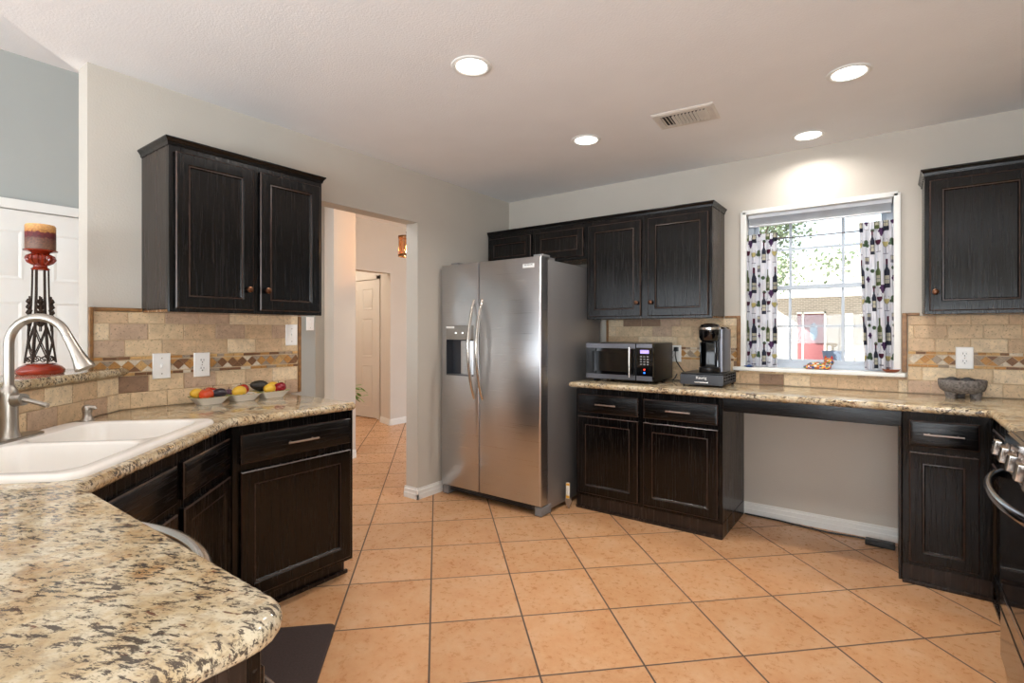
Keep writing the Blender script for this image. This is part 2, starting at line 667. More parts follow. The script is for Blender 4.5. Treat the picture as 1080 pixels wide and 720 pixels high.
def text(name, body, size, mat, parent, loc, rot, depth=0.0006, align='CENTER'):
    cu = bpy.data.curves.new(name, 'FONT')
    cu.body = body
    cu.size = size
    cu.align_x = align
    cu.align_y = 'CENTER'
    cu.extrude = depth
    tmp = bpy.data.objects.new(name + '_tmp', cu)
    C.objects.link(tmp)
    bpy.context.view_layer.update()
    me = bpy.data.meshes.new_from_object(tmp.evaluated_get(bpy.context.evaluated_depsgraph_get()))
    bpy.data.objects.remove(tmp)
    me.name = name
    me.materials.clear()
    me.materials.append(M[mat])
    o = bpy.data.objects.new(name, me)
    C.objects.link(o)
    o.parent = parent
    o.location = loc
    o.rotation_euler = rot
    return o


def rrect(x0, x1, y0, y1, r, seg=5, z=0.0):
    pts = []
    rs = r if isinstance(r, (list, tuple)) else [r] * 4
    for (cx_, cy_, a0), rr in zip(((x1, y1, 0), (x0, y1, 90), (x0, y0, 180), (x1, y0, 270)), rs):
        sx_ = -1 if cx_ == x1 else 1
        sy_ = -1 if cy_ == y1 else 1
        for k in range(seg + 1):
            a = R(a0 + 90 * k / seg)
            pts.append((cx_ + sx_ * rr + rr * math.cos(a), cy_ + sy_ * rr + rr * math.sin(a), z))
    return pts


def offset_poly(poly, d):
    """inset a counter-clockwise polygon by d"""
    out = []
    k = len(poly)
    for i in range(k):
        p0, p1, p2 = Vector(poly[i - 1][:2]), Vector(poly[i][:2]), Vector(poly[(i + 1) % k][:2])
        e1, e2 = (p1 - p0).normalized(), (p2 - p1).normalized()
        n1, n2 = Vector((-e1.y, e1.x)), Vector((-e2.y, e2.x))
        b = n1 + n2
        b = b / max(b.length_squared / 2, 0.2)
        out.append((p1.x + b.x * d, p1.y + b.y * d))
    return out


def slab_edge(mb, poly, z0, z1, r=0.017, holes=(), seg=5, mi=0):
    """stone slab with a rounded edge; holes are clockwise or counter-clockwise rings"""
    rings = []
    h = (z1 - z0)
    for k in range(seg + 1):
        a = math.pi / 2 * k / seg
        rings.append((r * (1 - math.sin(a)) if k else r, z0 + r * (1 - math.cos(a)) if k else z0))
    lower = [(r * (1 - math.sin(math.pi / 2 * k / seg)), z0 + r * (1 - math.cos(math.pi / 2 * k / seg))) for k in range(seg + 1)]
    upper = [(r * (1 - math.cos(math.pi / 2 * k / seg)), z1 - r * (1 - math.sin(math.pi / 2 * k / seg))) for k in range(seg + 1)]
    vr = []
    for d, zz in lower + upper:
        vr.append([mb.bm.verts.new((p[0], p[1], zz)) for p in offset_poly(poly, d)])
    for a, b in zip(vr, vr[1:]):
        for i in range(len(a)):
            j = (i + 1) % len(a)
            mb.face([a[i], a[j], b[j], b[i]], mi)
    for zz, outer in ((z0, vr[0]), (z1, vr[-1])):
        edges = []
        loops = [outer]
        for hl in holes:
            loops.append([mb.bm.verts.new((p[0], p[1], zz)) for p in hl])
        for lp in loops:
            for i in range(len(lp)):
                e = mb.bm.edges.get((lp[i], lp[(i + 1) % len(lp)])) or mb.bm.edges.new((lp[i], lp[(i + 1) % len(lp)]))
                edges.append(e)
        bmesh.ops.triangle_fill(mb.bm, edges=edges, use_beauty=True)
        if zz == z0:
            low = loops[1:]
        else:
            for a, b in zip(low, loops[1:]):
                for i in range(len(a)):
                    j = (i + 1) % len(a)
                    mb.face([a[i], a[j], b[j], b[i]], mi)
    return mb


def arc_pts(c, r, a0, a1, seg):
    return [(c[0] + r * math.cos(R(a0 + (a1 - a0) * k / seg)), c[1] + r * math.sin(R(a0 + (a1 - a0) * k / seg))) for k in range(seg + 1)]


# ------------------------------------------------------------------ THE SETTING
H = 2.49
HL = 3.01
mb = MB()
mb.box(-5.2, 4.1, -7.1, 4.0, -0.1, 0.0)
struct('floor', mb, 'terracotta_tile', 'orange terracotta-look square floor tiles laid on the diagonal')
# kitchen ceiling (edge runs diagonally above the half wall)
mb = MB()
mb.prism([(-0.126, 0.13), (-0.126, -3.18), (3.69, -7.0), (4.1, -7.0), (4.1, 0.13)], H, H + 0.06)
struct('ceiling', mb, 'ceiling_paint', 'white textured kitchen ceiling')
mb = MB()
mb.prism([(-0.126, -3.18), (3.69, -6.996), (3.78, -6.95), (-0.05, -3.12)], H + 0.001, HL)
struct('trim_1', mb, 'ceiling_paint', 'diagonal drop where the kitchen ceiling meets the higher living room ceiling')
mb = MB()
mb.box(-1.7, 4.1, -7.1, -2.35, HL, HL + 0.06)
struct('ceiling_living', mb, 'ceiling_paint', 'higher white living room ceiling')
mb = MB()
mb.box(-5.2, -0.126, -2.35, 4.0, 2.73, 2.79)
mb.box(-1.7, -0.126, -2.37, -2.35, 2.73, HL)
struct('ceiling_hall', mb, 'ceiling_paint', 'white hall ceiling')

# left wall with the wide opening
mb = MB()
Y0, Y1, ZH = -2.135, -1.164, 2.108
mb.box(-0.126, 0.0, -3.168, Y0, 0, H + 0.3)
mb.box(-0.126, 0.0, Y1, 0.13, 0, H + 0.3)
mb.box(-0.126, 0.0, Y0, Y1, ZH, H + 0.3)
struct('wall_left', mb, 'greige_paint', 'greige kitchen wall with the wide hall opening')
# back wall with window hole
WX0, WX1, WZ0, WZ1 = 2.061, 2.940, 1.030, 2.118
mb = MB()
mb.box(0, WX0, 0, 0.14, 0, H)
mb.box(WX1, 4.1, 0, 0.14, 0, H)
mb.box(WX0, WX1, 0, 0.14, 0, WZ0)
mb.box(WX0, WX1, 0, 0.14, WZ1, H)
struct('wall_back', mb, 'greige_paint', 'greige wall with the window over the long counter')
mb = MB()
mb.box(3.93, 4.1, -7.0, 0, 0, H + 0.6)
struct('wall_right', mb, 'greige_paint', 'greige wall behind the range')
mb = MB()
mb.box(-1.7, 4.1, -7.1, -6.95, 0, HL)
struct('wall_front', mb, 'greige_paint', 'wall at the far end of the breakfast area')
mb = MB()
mb.box(-1.62, -1.49, -7.0, -1.07, 0, HL)
struct('wall_living', mb, 'grey_blue_paint', 'grey living room wall with the white panelled door')
# hall
mb = MB()
mb.box(-1.62, -1.47, -0.885, -0.63, 0, 2.73)
struct('wall_hall', mb, 'hall_paint', 'end of the pale hall wall seen through the opening')
mb = MB()
mb.box(-1.84, -1.74, -1.3, -0.7, 0, 2.73)
mb.box(-1.74, -1.62, -0.72, -0.70, 0, 2.73)
struct('wall_recess', mb, 'hall_paint', 'shallow recess in the pale hall wall')
mb = MB()
mb.prism([(-2.58, 0.762), (-2.58, 3.4), (-2.75, 3.4), (-2.9, 1.017), (-2.9, 0.862)], 0, 2.73)
mb.box(-2.75, -2.58, -0.9, 0.762, 2.068, 2.73)
mb.box(-5.1, -2.85, 1.017, 1.12, 0, 2.73)
mb.box(-2.7, 0.0, 3.3, 3.4, 0, 2.73)
mb.box(-5.2, -5.1, -1.6, 1.1, 0, 2.73)
mb.box(-5.1, -2.2, -1.7, -1.6, 0, 2.73)
struct('wall_entry', mb, 'hall_paint', 'warm lit entry wall with a recessed doorway')
# pony wall
mb = MB()
mb.prism([(0.0, -3.052), (-0.126, -3.10), (-0.126, -3.148), (1.13, -4.40), (2.26, -4.40), (2.26, -4.28), (1.18, -4.28), (1.14, -4.19)], 0, 1.073)
struct('wall_half', mb, 'greige_paint', 'diagonal half wall behind the sink')


# baseboards
def board(name, p0, p1, h=0.085, t=0.014, side=1):
    p0, p1 = Vector(p0), Vector(p1)
    d = (p1 - p0).normalized()
    nn = Vector((-d.y, d.x)) * side
    mb = MB()
    prof = [(0, 0), (t, 0), (t, h * 0.45), (t * 0.75, h * 0.5), (t * 0.75, h * 0.78), (t * 0.4, h * 0.84), (t * 0.35, h), (0, h)]
    rings = [[Vector((p.x, p.y, 0)) + Vector((nn.x, nn.y, 0)) * a + Vector((0, 0, zz)) for a, zz in prof] for p in (p0, p1)]
    mb.loft(rings)
    return struct(name, mb, 'white_trim', smooth=20)


board('baseboard_left', (0, -0.2), (0, -1.178), side=1)['label'] = 'white baseboard along the wall beside the refrigerator'
board('baseboard_opening', (0.014, -1.164), (-0.14, -1.164), side=1)
board('baseboard_back', (2.95, 0), (2.05, 0), side=1)['label'] = 'white baseboard in the knee space under the counter'
board('baseboard_hall', (-1.47, -0.63), (-1.47, -0.885), side=1)
board('baseboard_entry', (-2.58, 3.3), (-2.58, 0.762), side=1)
board('baseboard_doorway', (-2.58, 0.762), (-2.9, 0.862), side=1)


# six-panel doors
def panel_door(name, x0, x1, z0, z1, mat, cols, rows, label, loc, rot, knob=None):
    mb = MB()
    mb.box(x0, x1, 0.0, 0.035, z0, z1)
    o = struct(name, mb, mat, label)
    o.location = loc
    o.rotation_euler = (0, 0, rot)
    for a, b in cols:
        for c_, d in rows:
            m2 = MB()
            m2.rects([(a, b, c_, d, 0.001), (a, b, c_, d, -0.004), (a + .008, b - .008, c_ + .008, d - .008, -0.005), (a + .022, b - .022, c_ + .022, d - .022, 0.0), (a + .045, b - .045, c_ + .045, d - .045, -0.006)], cap0=False)
            p = obj('panel', m2, mat, o, 25)
    if knob:
        m2 = MB()
        m2.lathe([(0.028, 0), (0.028, 0.006), (0.01, 0.01), (0.01, 0.035), (0.026, 0.045), (0.03, 0.06), (0.02, 0.07), (0.004, 0.072)], 16, (knob, 0, 0.95), mat=Euler((R(90), 0, 0)).to_matrix())
        obj('door_knob', m2, 'brushed_nickel', o)
    return o


ROWS = [(0.16, 0.78), (0.90, 1.47), (1.60, 1.91)]
# local x -> world +y for rot 90 (front faces +x)
d1 = panel_door('door_1', -0.43, 0.43, 0.01, 2.03, 'white_trim', [(-0.32, -0.07), (0.07, 0.32)], ROWS, 'white six-panel door in the grey living room wall', (-1.455, -3.05, 0), R(90))
mb = MB()
for a, b, c_, d in ((-0.5, -0.433, 0, 2.095), (0.433, 0.5, 0, 2.095), (-0.5, 0.5, 2.035, 2.095)):
    mb.box(a, b, -0.018, 0.02, c_, d, bev=0.004)
obj('door_casing', mb, 'white_trim', d1)
d2 = panel_door('door_2', -0.40, 0.40, 0.012, 2.03, 'hall_paint', [(-0.30, -0.07), (0.07, 0.30)], ROWS, 'pale six-panel door recessed in the entry wall', (-3.53, 0.98, 0), 0)
mb = MB()
for a, b, c_, d in ((-0.47, -0.405, 0, 2.09), (0.405, 0.47, 0, 2.09), (-0.47, 0.47, 2.035, 2.09)):
    mb.box(a, b, -0.012, 0.035, c_, d, bev=0.004)
obj('door_casing', mb, 'hall_paint', d2)

# window
mb = MB()
# jamb liner + outer frame
for a, b, c_, d in ((WX0 - .012, WX0 + .022, WZ0, WZ1), (WX1 - .022, WX1 + .012, WZ0, WZ1), (WX0, WX1, WZ1 - .02, WZ1 + .01)):
    mb.box(a, b, -0.012, 0.13, c_, d, bev=0.003)
win = struct('window_1', mb, 'white_trim', 'white double-hung window with grids over the counter')
mb = MB()
for a, b, c_, d in ((WX0 + .02, WX0 + .06, WZ0, WZ1), (WX1 - .06, WX1 - .02, WZ0, WZ1), (WX0 + .02, WX1 - .02, WZ1 - .055, WZ1 - .015), (WX0 + .02, WX1 - .02, WZ0, WZ0 + .035)):
    mb.box(a, b, 0.075, 0.13, c_, d, bev=0.003)
obj('window_frame', mb, 'backlit_vinyl', win)
X0, X1 = WX0 + .055, WX1 - .055


def sash(z0, z1, y, zm, nm):
    mb = MB()
    t = 0.03
    for a, b, c_, d in ((X0, X0 + t, z0, z1), (X1 - t, X1, z0, z1), (X0, X1, z0, z0 + t), (X0, X1, z1 - t, z1)):
        mb.box(a, b, y, y + 0.03, c_, d, bev=0.003)
    for xm in (2.345, 2.652):
        mb.box(xm - .008, xm + .008, y + .008, y + .022, z0 + t, z1 - t)
    mb.box(X0 + t, X1 - t, y + .009, y + .021, zm - .007, zm + .007)
    s = obj('sash', mb, 'backlit_vinyl', win)
    mb = MB()
    mb.box(X0 + t * .8, X1 - t * .8, y + .0145, y + .0155, z0 + t * .8, z1 - t * .8)
    obj('pane', mb, 'window_glass', s)


sash(1.565, 2.07, 0.098, 1.845, 'upper')
sash(1.06, 1.595, 0.078, 1.315, 'lower')
mb = MB()
mb.box(2.005, 2.975, -0.052, 0.125, 1.006, 1.031, bev=0.007, seg=3)
obj('window_sill', mb, 'white_trim', win)
# raised mini blind
bl = thing('window_blind', 'white mini blind pulled up into a stack at the window head', 'blind', (0, 0, 0))
mb = MB()
mb.box(WX0 + .03, WX1 - .03, 0.03, 0.068, 2.072, 2.096, bev=0.003)
obj('headrail', mb, 'blind_white', bl)
for k in range(7):
    mb = MB()
    mb.box(WX0 + .035, WX1 - .035, 0.034, 0.064, 2.066 - k * 0.006, 2.068 - k * 0.006)
    obj('slat', mb, 'blind_white', bl)
mb = MB()
mb.box(WX0 + .035, WX1 - .035, 0.036, 0.062, 2.014, 2.025, bev=0.003)
obj('bottom_rail', mb, 'blind_white', bl)

# ------------------------------------------------------------------ BACKSPLASHES (local: x along, front -y, z up)
def backsplash(name, label, length, spans, loc, rot, seed, trims=(), mosaic=True, xoff=0.0):
    """spans: list of (x0, x1, z0, z1) tiled areas"""
    rg = random.Random(seed)
    t = thing(name, label, 'backsplash', loc, rot)
    gb, tlow, tup, mo = MB(), MB(), MB(), MB()
    rows = [(0.914, 0.988), (0.991, 1.068), (1.163, 1.238), (1.241, 1.316), (1.319, 1.372)]
    for x0, x1, z0, z1 in spans:
        gb.box(x0, x1, -0.006, -0.0005, z0, z1)
        for ri, (a, b) in enumerate(rows):
            tb = tlow if ri < 2 else tup
            a2, b2 = max(a, z0), min(b, z1)
            if b2 - a2 < 0.012:
                continue
            x = x0 - (ri % 2) * 0.077 - rg.uniform(0, 0.05) - xoff
            while x < x1:
                p, q = max(x, x0), min(x + 0.1525, x1)
                if q - p > 0.008:
                    mi = rg.choices(range(5), (30, 32, 22, 12, 5))[0]
                    i = 0.0018
                    tb.rects([(p, q - .002, a2, b2, -0.001), (p, q - .002, a2, b2, -0.0085), (p + i, q - .002 - i, a2 + i, b2 - i, -0.010)], mi=mi, cap0=False)
                x += 0.1545
        if mosaic and z1 > 1.16 and z0 < 1.07:
            for (a, b) in ((1.0705, 1.0835), (1.1465, 1.1600)):
                x = x0 + 0.001
                while x < x1 - 0.004:
                    L = min(rg.choice((0.036, 0.048, 0.056)), x1 - x)
                    mo.rects([(x, x + L - .002, a, b, -0.001), (x, x + L - .002, a, b, -0.009), (x + .001, x + L - .003, a + .001, b - .001, -0.010)], mi=rg.choices(range(5), (30, 26, 24, 6, 14))[0], cap0=False)
                    x += L
            zc, hw, p = 1.115, 0.0262, 0.0532
            k = 0
            x = x0 + p / 2
            g = 0.0012

            def tri(pts, mi):
                mo.prism_y(pts, -0.0095, -0.001, mi)
            while x < x1 - 0.01:
                l, r_ = max(x - hw + g, x0), min(x + hw - g, x1)
                tri([(x, zc - hw + g), (r_, zc), (x, zc + hw - g), (l, zc)], rg.choices(range(5), (34, 24, 26, 4, 12))[0])
                if x + p < x1:
                    tri([(x + g * 1.5, zc + hw), (x + p / 2, zc + g * 1.5), (x + p - g * 1.5, zc + hw)], rg.choices(range(5), (4, 24, 6, 40, 26))[0])
                    tri([(x + g * 1.5, zc - hw), (x + p - g * 1.5, zc - hw), (x + p / 2, zc - g * 1.5)], rg.choices(range(5), (4, 24, 6, 40, 26))[0])
                x += p
    obj('grout_bed', gb, 'sand_grout', t, 0)
    for tb in (tlow, tup):
        if len(tb.bm.faces):
            obj('tiles', tb, TRAV, t, 0)
    if len(mo.bm.faces):
        obj('mosaic_band', mo, MOS, t, 0)
    else:
        mo.bm.free()
    for tr_ in trims:
        m2 = MB()
        m2.box(tr_[0], tr_[1], -0.018, -0.0005, tr_[2], tr_[3], bev=0.005, seg=3)
        obj('edge_trim', m2, 'trim_stone', t)
    return t


backsplash('tile_backsplash', 'beige travertine tile backsplash with diamond band behind the fruit dishes', 1.03, [(0.016, 1.013, 0.914, 1.372)], (0.0005, -3.166, 0), R(90), 3,
           [(0.0, 0.016, 1.08, 1.390), (0.0165, 0.205, 1.373, 1.390), (1.013, 1.031, 0.914, 1.37)])
# pony wall tiles : local x from far-left of the half wall towards the kitchen wall; faces (1,1)
backsplash('tile_backsplash', 'beige travertine tiles on the diagonal half wall behind the faucet', 1.6, [(0.0, 1.598, 0.914, 1.073)], (1.142, -4.192, 0), R(135), 5, mosaic=False)
backsplash('tile_backsplash', 'beige travertine tile backsplash behind microwave and coffee maker', 1.0, [(0.018, 1.028, 0.914, 1.372)], (1.012, -0.0005, 0), 0, 11,
           [(0.0, 0.018, 0.914, 1.372), (1.012, 1.036, 1.034, 1.390), (0.93, 1.0115, 1.373, 1.390)])
backsplash('tile_backsplash', 'single course of travertine tiles under the window sill', 1.0, [(0, 0.945, 0.914, 1.006)], (2.041, -0.0005, 0), 0, 17, mosaic=False)
backsplash('tile_backsplash', 'beige travertine tile backsplash with diamond band behind the stone mortar', 1.0, [(0.02, 0.96, 0.914, 1.372), ], (2.967, -0.0005, 0), 0, 23,
           [(-0.009, 0.0155, 1.034, 1.390), (0.016, 0.075, 1.373, 1.390)])

# ------------------------------------------------------------------ CABINETS
DOORPROF = lambda x0, x1, z0, z1, fr: ([(x0, x1, z0, z1, -0.001), (x0, x1, z0, z1, -0.015), (x0 + .005, x1 - .005, z0 + .005, z1 - .005, -0.020),
                                         (x0 + fr, x1 - fr, z0 + fr, z1 - fr, -0.020), (x0 + fr + .004, x1 - fr - .004, z0 + fr + .004, z1 - fr - .004, -0.0165),
                                         (x0 + fr + .009, x1 - fr - .009, z0 + fr + .009, z1 - fr - .009, -0.0175), (x0 + fr + .014, x1 - fr - .014, z0 + fr + .014, z1 - fr - .014, -0.011)])


def cab_door(parent, x0, x1, z0, z1, knob=None, fr=0.05, name='door'):
    mb = MB()
    mb.rects(DOORPROF(x0, x1, z0, z1, fr), mis=[0, 1, 0, 0, 1, 0, 0], cap0=True)
    o = obj(name, mb, ['espresso_oak', 'worn_edge'], parent, 20)
    if knob:
        kx, kz = knob
        m2 = MB()
        m2.lathe([(0.007, 0.0), (0.006, 0.012), (0.012, 0.016), (0.0155, 0.022), (0.0145, 0.028), (0.008, 0.031), (0.001, 0.0315)], 16, (kx, -0.019, kz), mat=Euler((R(90), 0, 0)).to_matrix())
        obj('knob', m2, 'bronze_metal', o)
    return o


def cab_drawer(parent, x0, x1, z0, z1, pull=0.16, name='drawer'):
    mb = MB()
    mb.rects([(x0, x1, z0, z1, -0.001), (x0, x1, z0, z1, -0.013), (x0 + .004, x1 - .004, z0 + .004, z1 - .004, -0.0165), (x0 + .016, x1 - .016, z0 + .014, z1 - .014, -0.020)], mis=[0, 1, 0, 0])
    o = obj(name, mb, ['espresso_oak_across', 'worn_edge'], parent, 20)
    if pull:
        cx_, cz = (x0 + x1) / 2, (z0 + z1) / 2
        m2 = MB()
        m2.tube([(cx_ - pull / 2, -0.046, cz), (cx_ - pull / 4, -0.048, cz), (cx_, -0.0485, cz), (cx_ + pull / 4, -0.048, cz), (cx_ + pull / 2, -0.046, cz)], 0.0052, 10)
        for s in (-1, 1):
            m2.tube([(cx_ + s * pull * .36, -0.018, cz), (cx_ + s * pull * .36, -0.046, cz)], 0.004, 8)
        obj('pull', m2, 'pull_nickel', o)
    return o


def crown(parent, w, zt, depth, left=True, right=True, h=0.034):
    prof = [(0.0, zt - h), (0.004, zt - h), (0.007, zt - h * .6), (0.014, zt - h * .3), (0.018, zt - h * .18), (0.018, zt), (0.0, zt)]
    mb = MB()

    def corner(o):
        pts = []
        if left:
            pts.append((-o, depth))
        pts.append((-o if left else 0, -o))
        pts.append((w + o if right else w, -o))
        if right:
            pts.append((w + o, depth))
        return pts
    rings = []
    nn = len(corner(0))
    for i in range(nn):
        rings.append([(corner(o)[i][0], corner(o)[i][1], zz) for o, zz in prof])
    mb.loft(rings)
    obj('crown_molding', mb, 'espresso_oak_across', parent, 20)


def wall_cabinet(name, label, w, z0, z1, loc, rot, doors, depth=0.318, left=True, right=True, knobs=None, group=None):
    """loc: left front corner in local frame at floor level"""
    t = thing(name, label, 'cabinet', loc, rot, group)
    mb = MB()
    mb.box(0.0, w, 0.019, depth, z0 + .012, z1 - .01, 0, bev=0.0015, seg=1)
    obj('carcass', mb, 'espresso_side', t)
    mb = MB()
    mb.box(0.004, w - .004, 0.02, depth - .002, z0 + .002, z0 + .0118)
    obj('bottom_panel', mb, 'cabinet_liner', t)
    mb = MB()
    mb.box(0, w, 0, 0.0188, z0, z1 - .01, bev=0.002, seg=1)
    obj('face_frame', mb, 'espresso_oak', t)
    crown(t, w, z1 + .005, depth, left, right)
    for i, (a, b, c_, d) in enumerate(doors):
        cab_door(t, a, b, c_, d, knobs[i] if knobs else None)
    return t


wall_cabinet('wall_cabinet', 'black two-door wall cabinet above the fruit dishes', 0.765, 1.368, 2.143, (0.318, -2.960, 0), R(90),
             [(0.022, 0.372, 1.385, 2.088), (0.405, 0.745, 1.385, 2.088)], knobs=[(0.342, 1.487), (0.435, 1.487)])
wall_cabinet('wall_cabinet', 'short black two-door wall cabinet over the refrigerator', 0.985, 1.845, 2.148, (0.015, -0.33, 0), 0,
             [(0.022, 0.470, 1.868, 2.088), (0.515, 0.962, 1.868, 2.088)], left=False, right=False)
wall_cabinet('wall_cabinet', 'tall black two-door wall cabinet above the microwave', 0.94, 1.372, 2.148, (1.001, -0.33, 0), 0,
             [(0.022, 0.445, 1.39, 2.088), (0.50, 0.920, 1.39, 2.088)], left=False, knobs=[(0.420, 1.487), (0.525, 1.487)])
wall_cabinet('wall_cabinet', 'black wall cabinet above the stone mortar and right of the window', 0.874, 1.372, 2.148, (3.052, -0.33, 0), 0,
             [(0.02, 0.425, 1.39, 2.088), (0.45, 0.855, 1.39, 2.088)], right=False, knobs=[(0.044, 1.49), (0.83, 1.49)])


def base_cabinet(name, label, w, loc, rot, drawers=(), doors=(), depth=0.58, toe=True, top=0.8755, lip=0.012, group=None):
    t = thing(name, label, 'cabinet', loc, rot, group)
    mb = MB()
    mb.box(0.0, w, 0.019, depth, 0.10, top)
    obj('carcass', mb, 'espresso_side', t)
    mb = MB()
    mb.box(0, w, 0, 0.0188, 0.095, 0.8755, bev=0.002, seg=1)
    obj('face_frame', mb, 'espresso_oak', t)
    mb = MB()
    if toe:
        mb.box(0.0, w - 0.0, 0.075, depth, 0.0, 0.0995)
        mb.box(0.0, w + lip, 0.058, 0.0748, 0.0, 0.018, bev=0.004)
    else:
        mb.box(0.0, w, 0.004, depth, 0.0, 0.0945)
        mb.box(0.0, w, -0.010, 0.0038, 0.0, 0.02, bev=0.004)
    obj('toe_kick', mb, 'espresso_side', t)
    for d in drawers:
        cab_drawer(t, *d)
    for d in doors:
        cab_door(t, *d[:4], None, d[4] if len(d) > 4 else 0.05)
    return t


# left wall run: local x -> +y, origin at y=-2.838
base_cabinet('base_cabinet', 'black base cabinet with one drawer under the fruit dishes', 0.613, (0.640, -2.838, 0), R(90),
             [(0.03, 0.588, 0.705, 0.832, 0.155)], [(0.03, 0.588, 0.118, 0.672, 0.055)], depth=0.62)
# diagonal sink cabinet
base_cabinet('base_cabinet', 'black diagonal corner cabinet under the white sink', 0.945, (1.312, -3.522, 0), R(135),
             [(0.03, 0.470, 0.705, 0.832, 0), (0.515, 0.925, 0.705, 0.832, 0)], [(0.03, 0.470, 0.118, 0.672, 0.05), (0.515, 0.925, 0.118, 0.672, 0.05)], depth=0.60, top=0.715, lip=0.0)
# peninsula end cabinet (faces +y), local x -> -x
base_cabinet('base_cabinet', 'black end cabinet of the near peninsula counter', 0.215, (2.25, -3.556, 0), R(180),
             [(0.02, 0.195, 0.705, 0.832, 0.14)], [(0.02, 0.195, 0.118, 0.672, 0.04)], depth=0.60, lip=0.0)
# back wall
base_cabinet('base_cabinet', 'black two-drawer two-door base cabinet under the microwave', 1.02, (1.052, -0.585, 0), 0,
             [(0.022, 0.478, 0.700, 0.828, 0.155), (0.518, 0.995, 0.700, 0.828, 0.155)], [(0.022, 0.478, 0.118, 0.672, 0.055), (0.518, 0.995, 0.118, 0.672, 0.055)], depth=0.57, toe=False)
base_cabinet('base_cabinet', 'narrow black base cabinet with one drawer under the stone mortar', 0.345, (2.952, -0.585, 0), 0,
             [(0.028, 0.295, 0.705, 0.832, 0.155)], [(0.028, 0.295, 0.118, 0.672, 0.05)], depth=0.57, toe=False)
base_cabinet('base_cabinet', 'narrow black base cabinet between the wall corner and the range', 0.60, (3.300, -0.605, 0), R(-90),
             [(0.06, 0.57, 0.705, 0.832, 0)], [(0.06, 0.57, 0.118, 0.672, 0.05)], depth=0.6, toe=False)
ap = thing('desk_apron', 'black apron board under the counter over the open knee space', 'apron', (2.0755, -0.585, 0))
mb = MB()
mb.box(0, 0.8735, 0, 0.02, 0.79, 0.8755, bev=0.002)
obj('board', mb, 'espresso_oak_across', ap)
mb = MB()
mb.box(0.8615, 0.8735, 0.022, 0.57, 0.0, 0.8755, bev=0.001, seg=1)
obj('side_panel', mb, 'espresso_side', ap)

# ------------------------------------------------------------------ COUNTERS
SQ = math.sqrt(0.5)
# sink local frame -> world
SK0 = Vector((1.3015, -3.5165))
SX = Vector((-SQ, SQ))
SY = Vector((-SQ, -SQ))


def sk(x, y):
    p = SK0 + SX * x + SY * y
    return (p.x, p.y)


ctr = [(0.002, -2.225), (0.002, -3.046), (1.135, -4.178), (1.185, -4.276), (2.08, -4.276)]
ctr += [(2.28, -4.2)]
ctr += arc_pts((2.21, -3.585), 0.07, 0, 90, 6)
ctr += [(1.345, -3.515)]
ctr += [(0.6935, -2.8635), (0.6885, -2.845)]
ctr += arc_pts((0.655, -2.258), 0.033, 0, 90, 4)
hole = [sk(p[0], p[1]) for p in rrect(0.03, 0.81, 0.03, 0.50, 0.05)]
mb = MB()
slab_edge(mb, ctr, 0.8758, 0.914, 0.018, [hole])
tag(obj('countertop', mb, 'granite'), 'speckled beige granite counter around the white sink and over the peninsula', 'countertop')
mb = MB()
back = [(1.022, -0.643)] + [(3.225, -0.643), (3.262, -0.653), (3.277, -0.69), (3.277, -1.225), (3.925, -1.225), (3.925, -0.012), (1.022, -0.012)]
slab_edge(mb, back, 0.8758, 0.914, 0.018)
tag(obj('countertop', mb, 'granite'), 'speckled granite counter under the window holding microwave and coffee maker', 'countertop')
mb = MB()
cap = [(0.0125, -3.015), (0.0125, -3.181), (-0.13, -3.181), (-0.13, -3.235), (1.04, -4.405), (1.06, -4.46), (2.3, -4.46), (2.3, -4.25), (1.19, -4.25), (1.16, -4.16)]
slab_edge(mb, cap, 1.0735, 1.110, 0.017)
tag(obj('bar_ledge', mb, 'granite'), 'narrow granite ledge capping the diagonal half wall behind the faucet', 'ledge')

# ------------------------------------------------------------------ SINK (local frame)
snk = thing('kitchen_sink', 'white double-bowl drop-in sink in the diagonal counter corner', 'sink', (SK0.x, SK0.y, 0), R(135))
L, D = 0.84, 0.535
mb = MB()
rim = []
for ins, zz in ((0.0, 0.9142), (0.0, 0.921), (0.004, 0.927), (0.012, 0.930), (0.02, 0.930)):
    rim.append([(p[0], p[1], zz) for p in rrect(ins, L - ins, ins, D - ins, max(0.055 - ins, 0.03))])
vr = mb.loft(rim, 0, False, False)
edges = []
top = vr[-1]
lower = []
for bx0, bx1 in ((0.045, 0.405), (0.435, 0.795)):
    def ring(ins, zz, r):
        return [(p[0], p[1], zz) for p in rrect(bx0 + ins, bx1 - ins, 0.045 + ins, 0.44 - ins, r)]
    rr = [ring(-0.004, 0.930, 0.065), ring(0.0, 0.9285, 0.064), ring(0.005, 0.922, 0.062), ring(0.012, 0.80, 0.055), ring(0.022, 0.745, 0.05), ring(0.05, 0.728, 0.04), ring(0.12, 0.722, 0.03)]
    lower.append(mb.loft(rr, 0, False, True)[0])
for lp in [top] + lower:
    for i in range(len(lp)):
        a, b = lp[i], lp[(i + 1) % len(lp)]
        edges.append(mb.bm.edges.get((a, b)) or mb.bm.edges.new((a, b)))
bmesh.ops.triangle_fill(mb.bm, edges=edges, use_beauty=True)
obj('basin', mb, 'porcelain', snk, 40)
for bx in (0.225, 0.615):
    mb = MB()
    mb.lathe([(0.0445, 0.7224), (0.0445, 0.725), (0.036, 0.725), (0.03, 0.7235), (0.004, 0.7235)], 20, (bx, 0.245, 0))
    obj('drain', mb, 'drain_metal', snk)

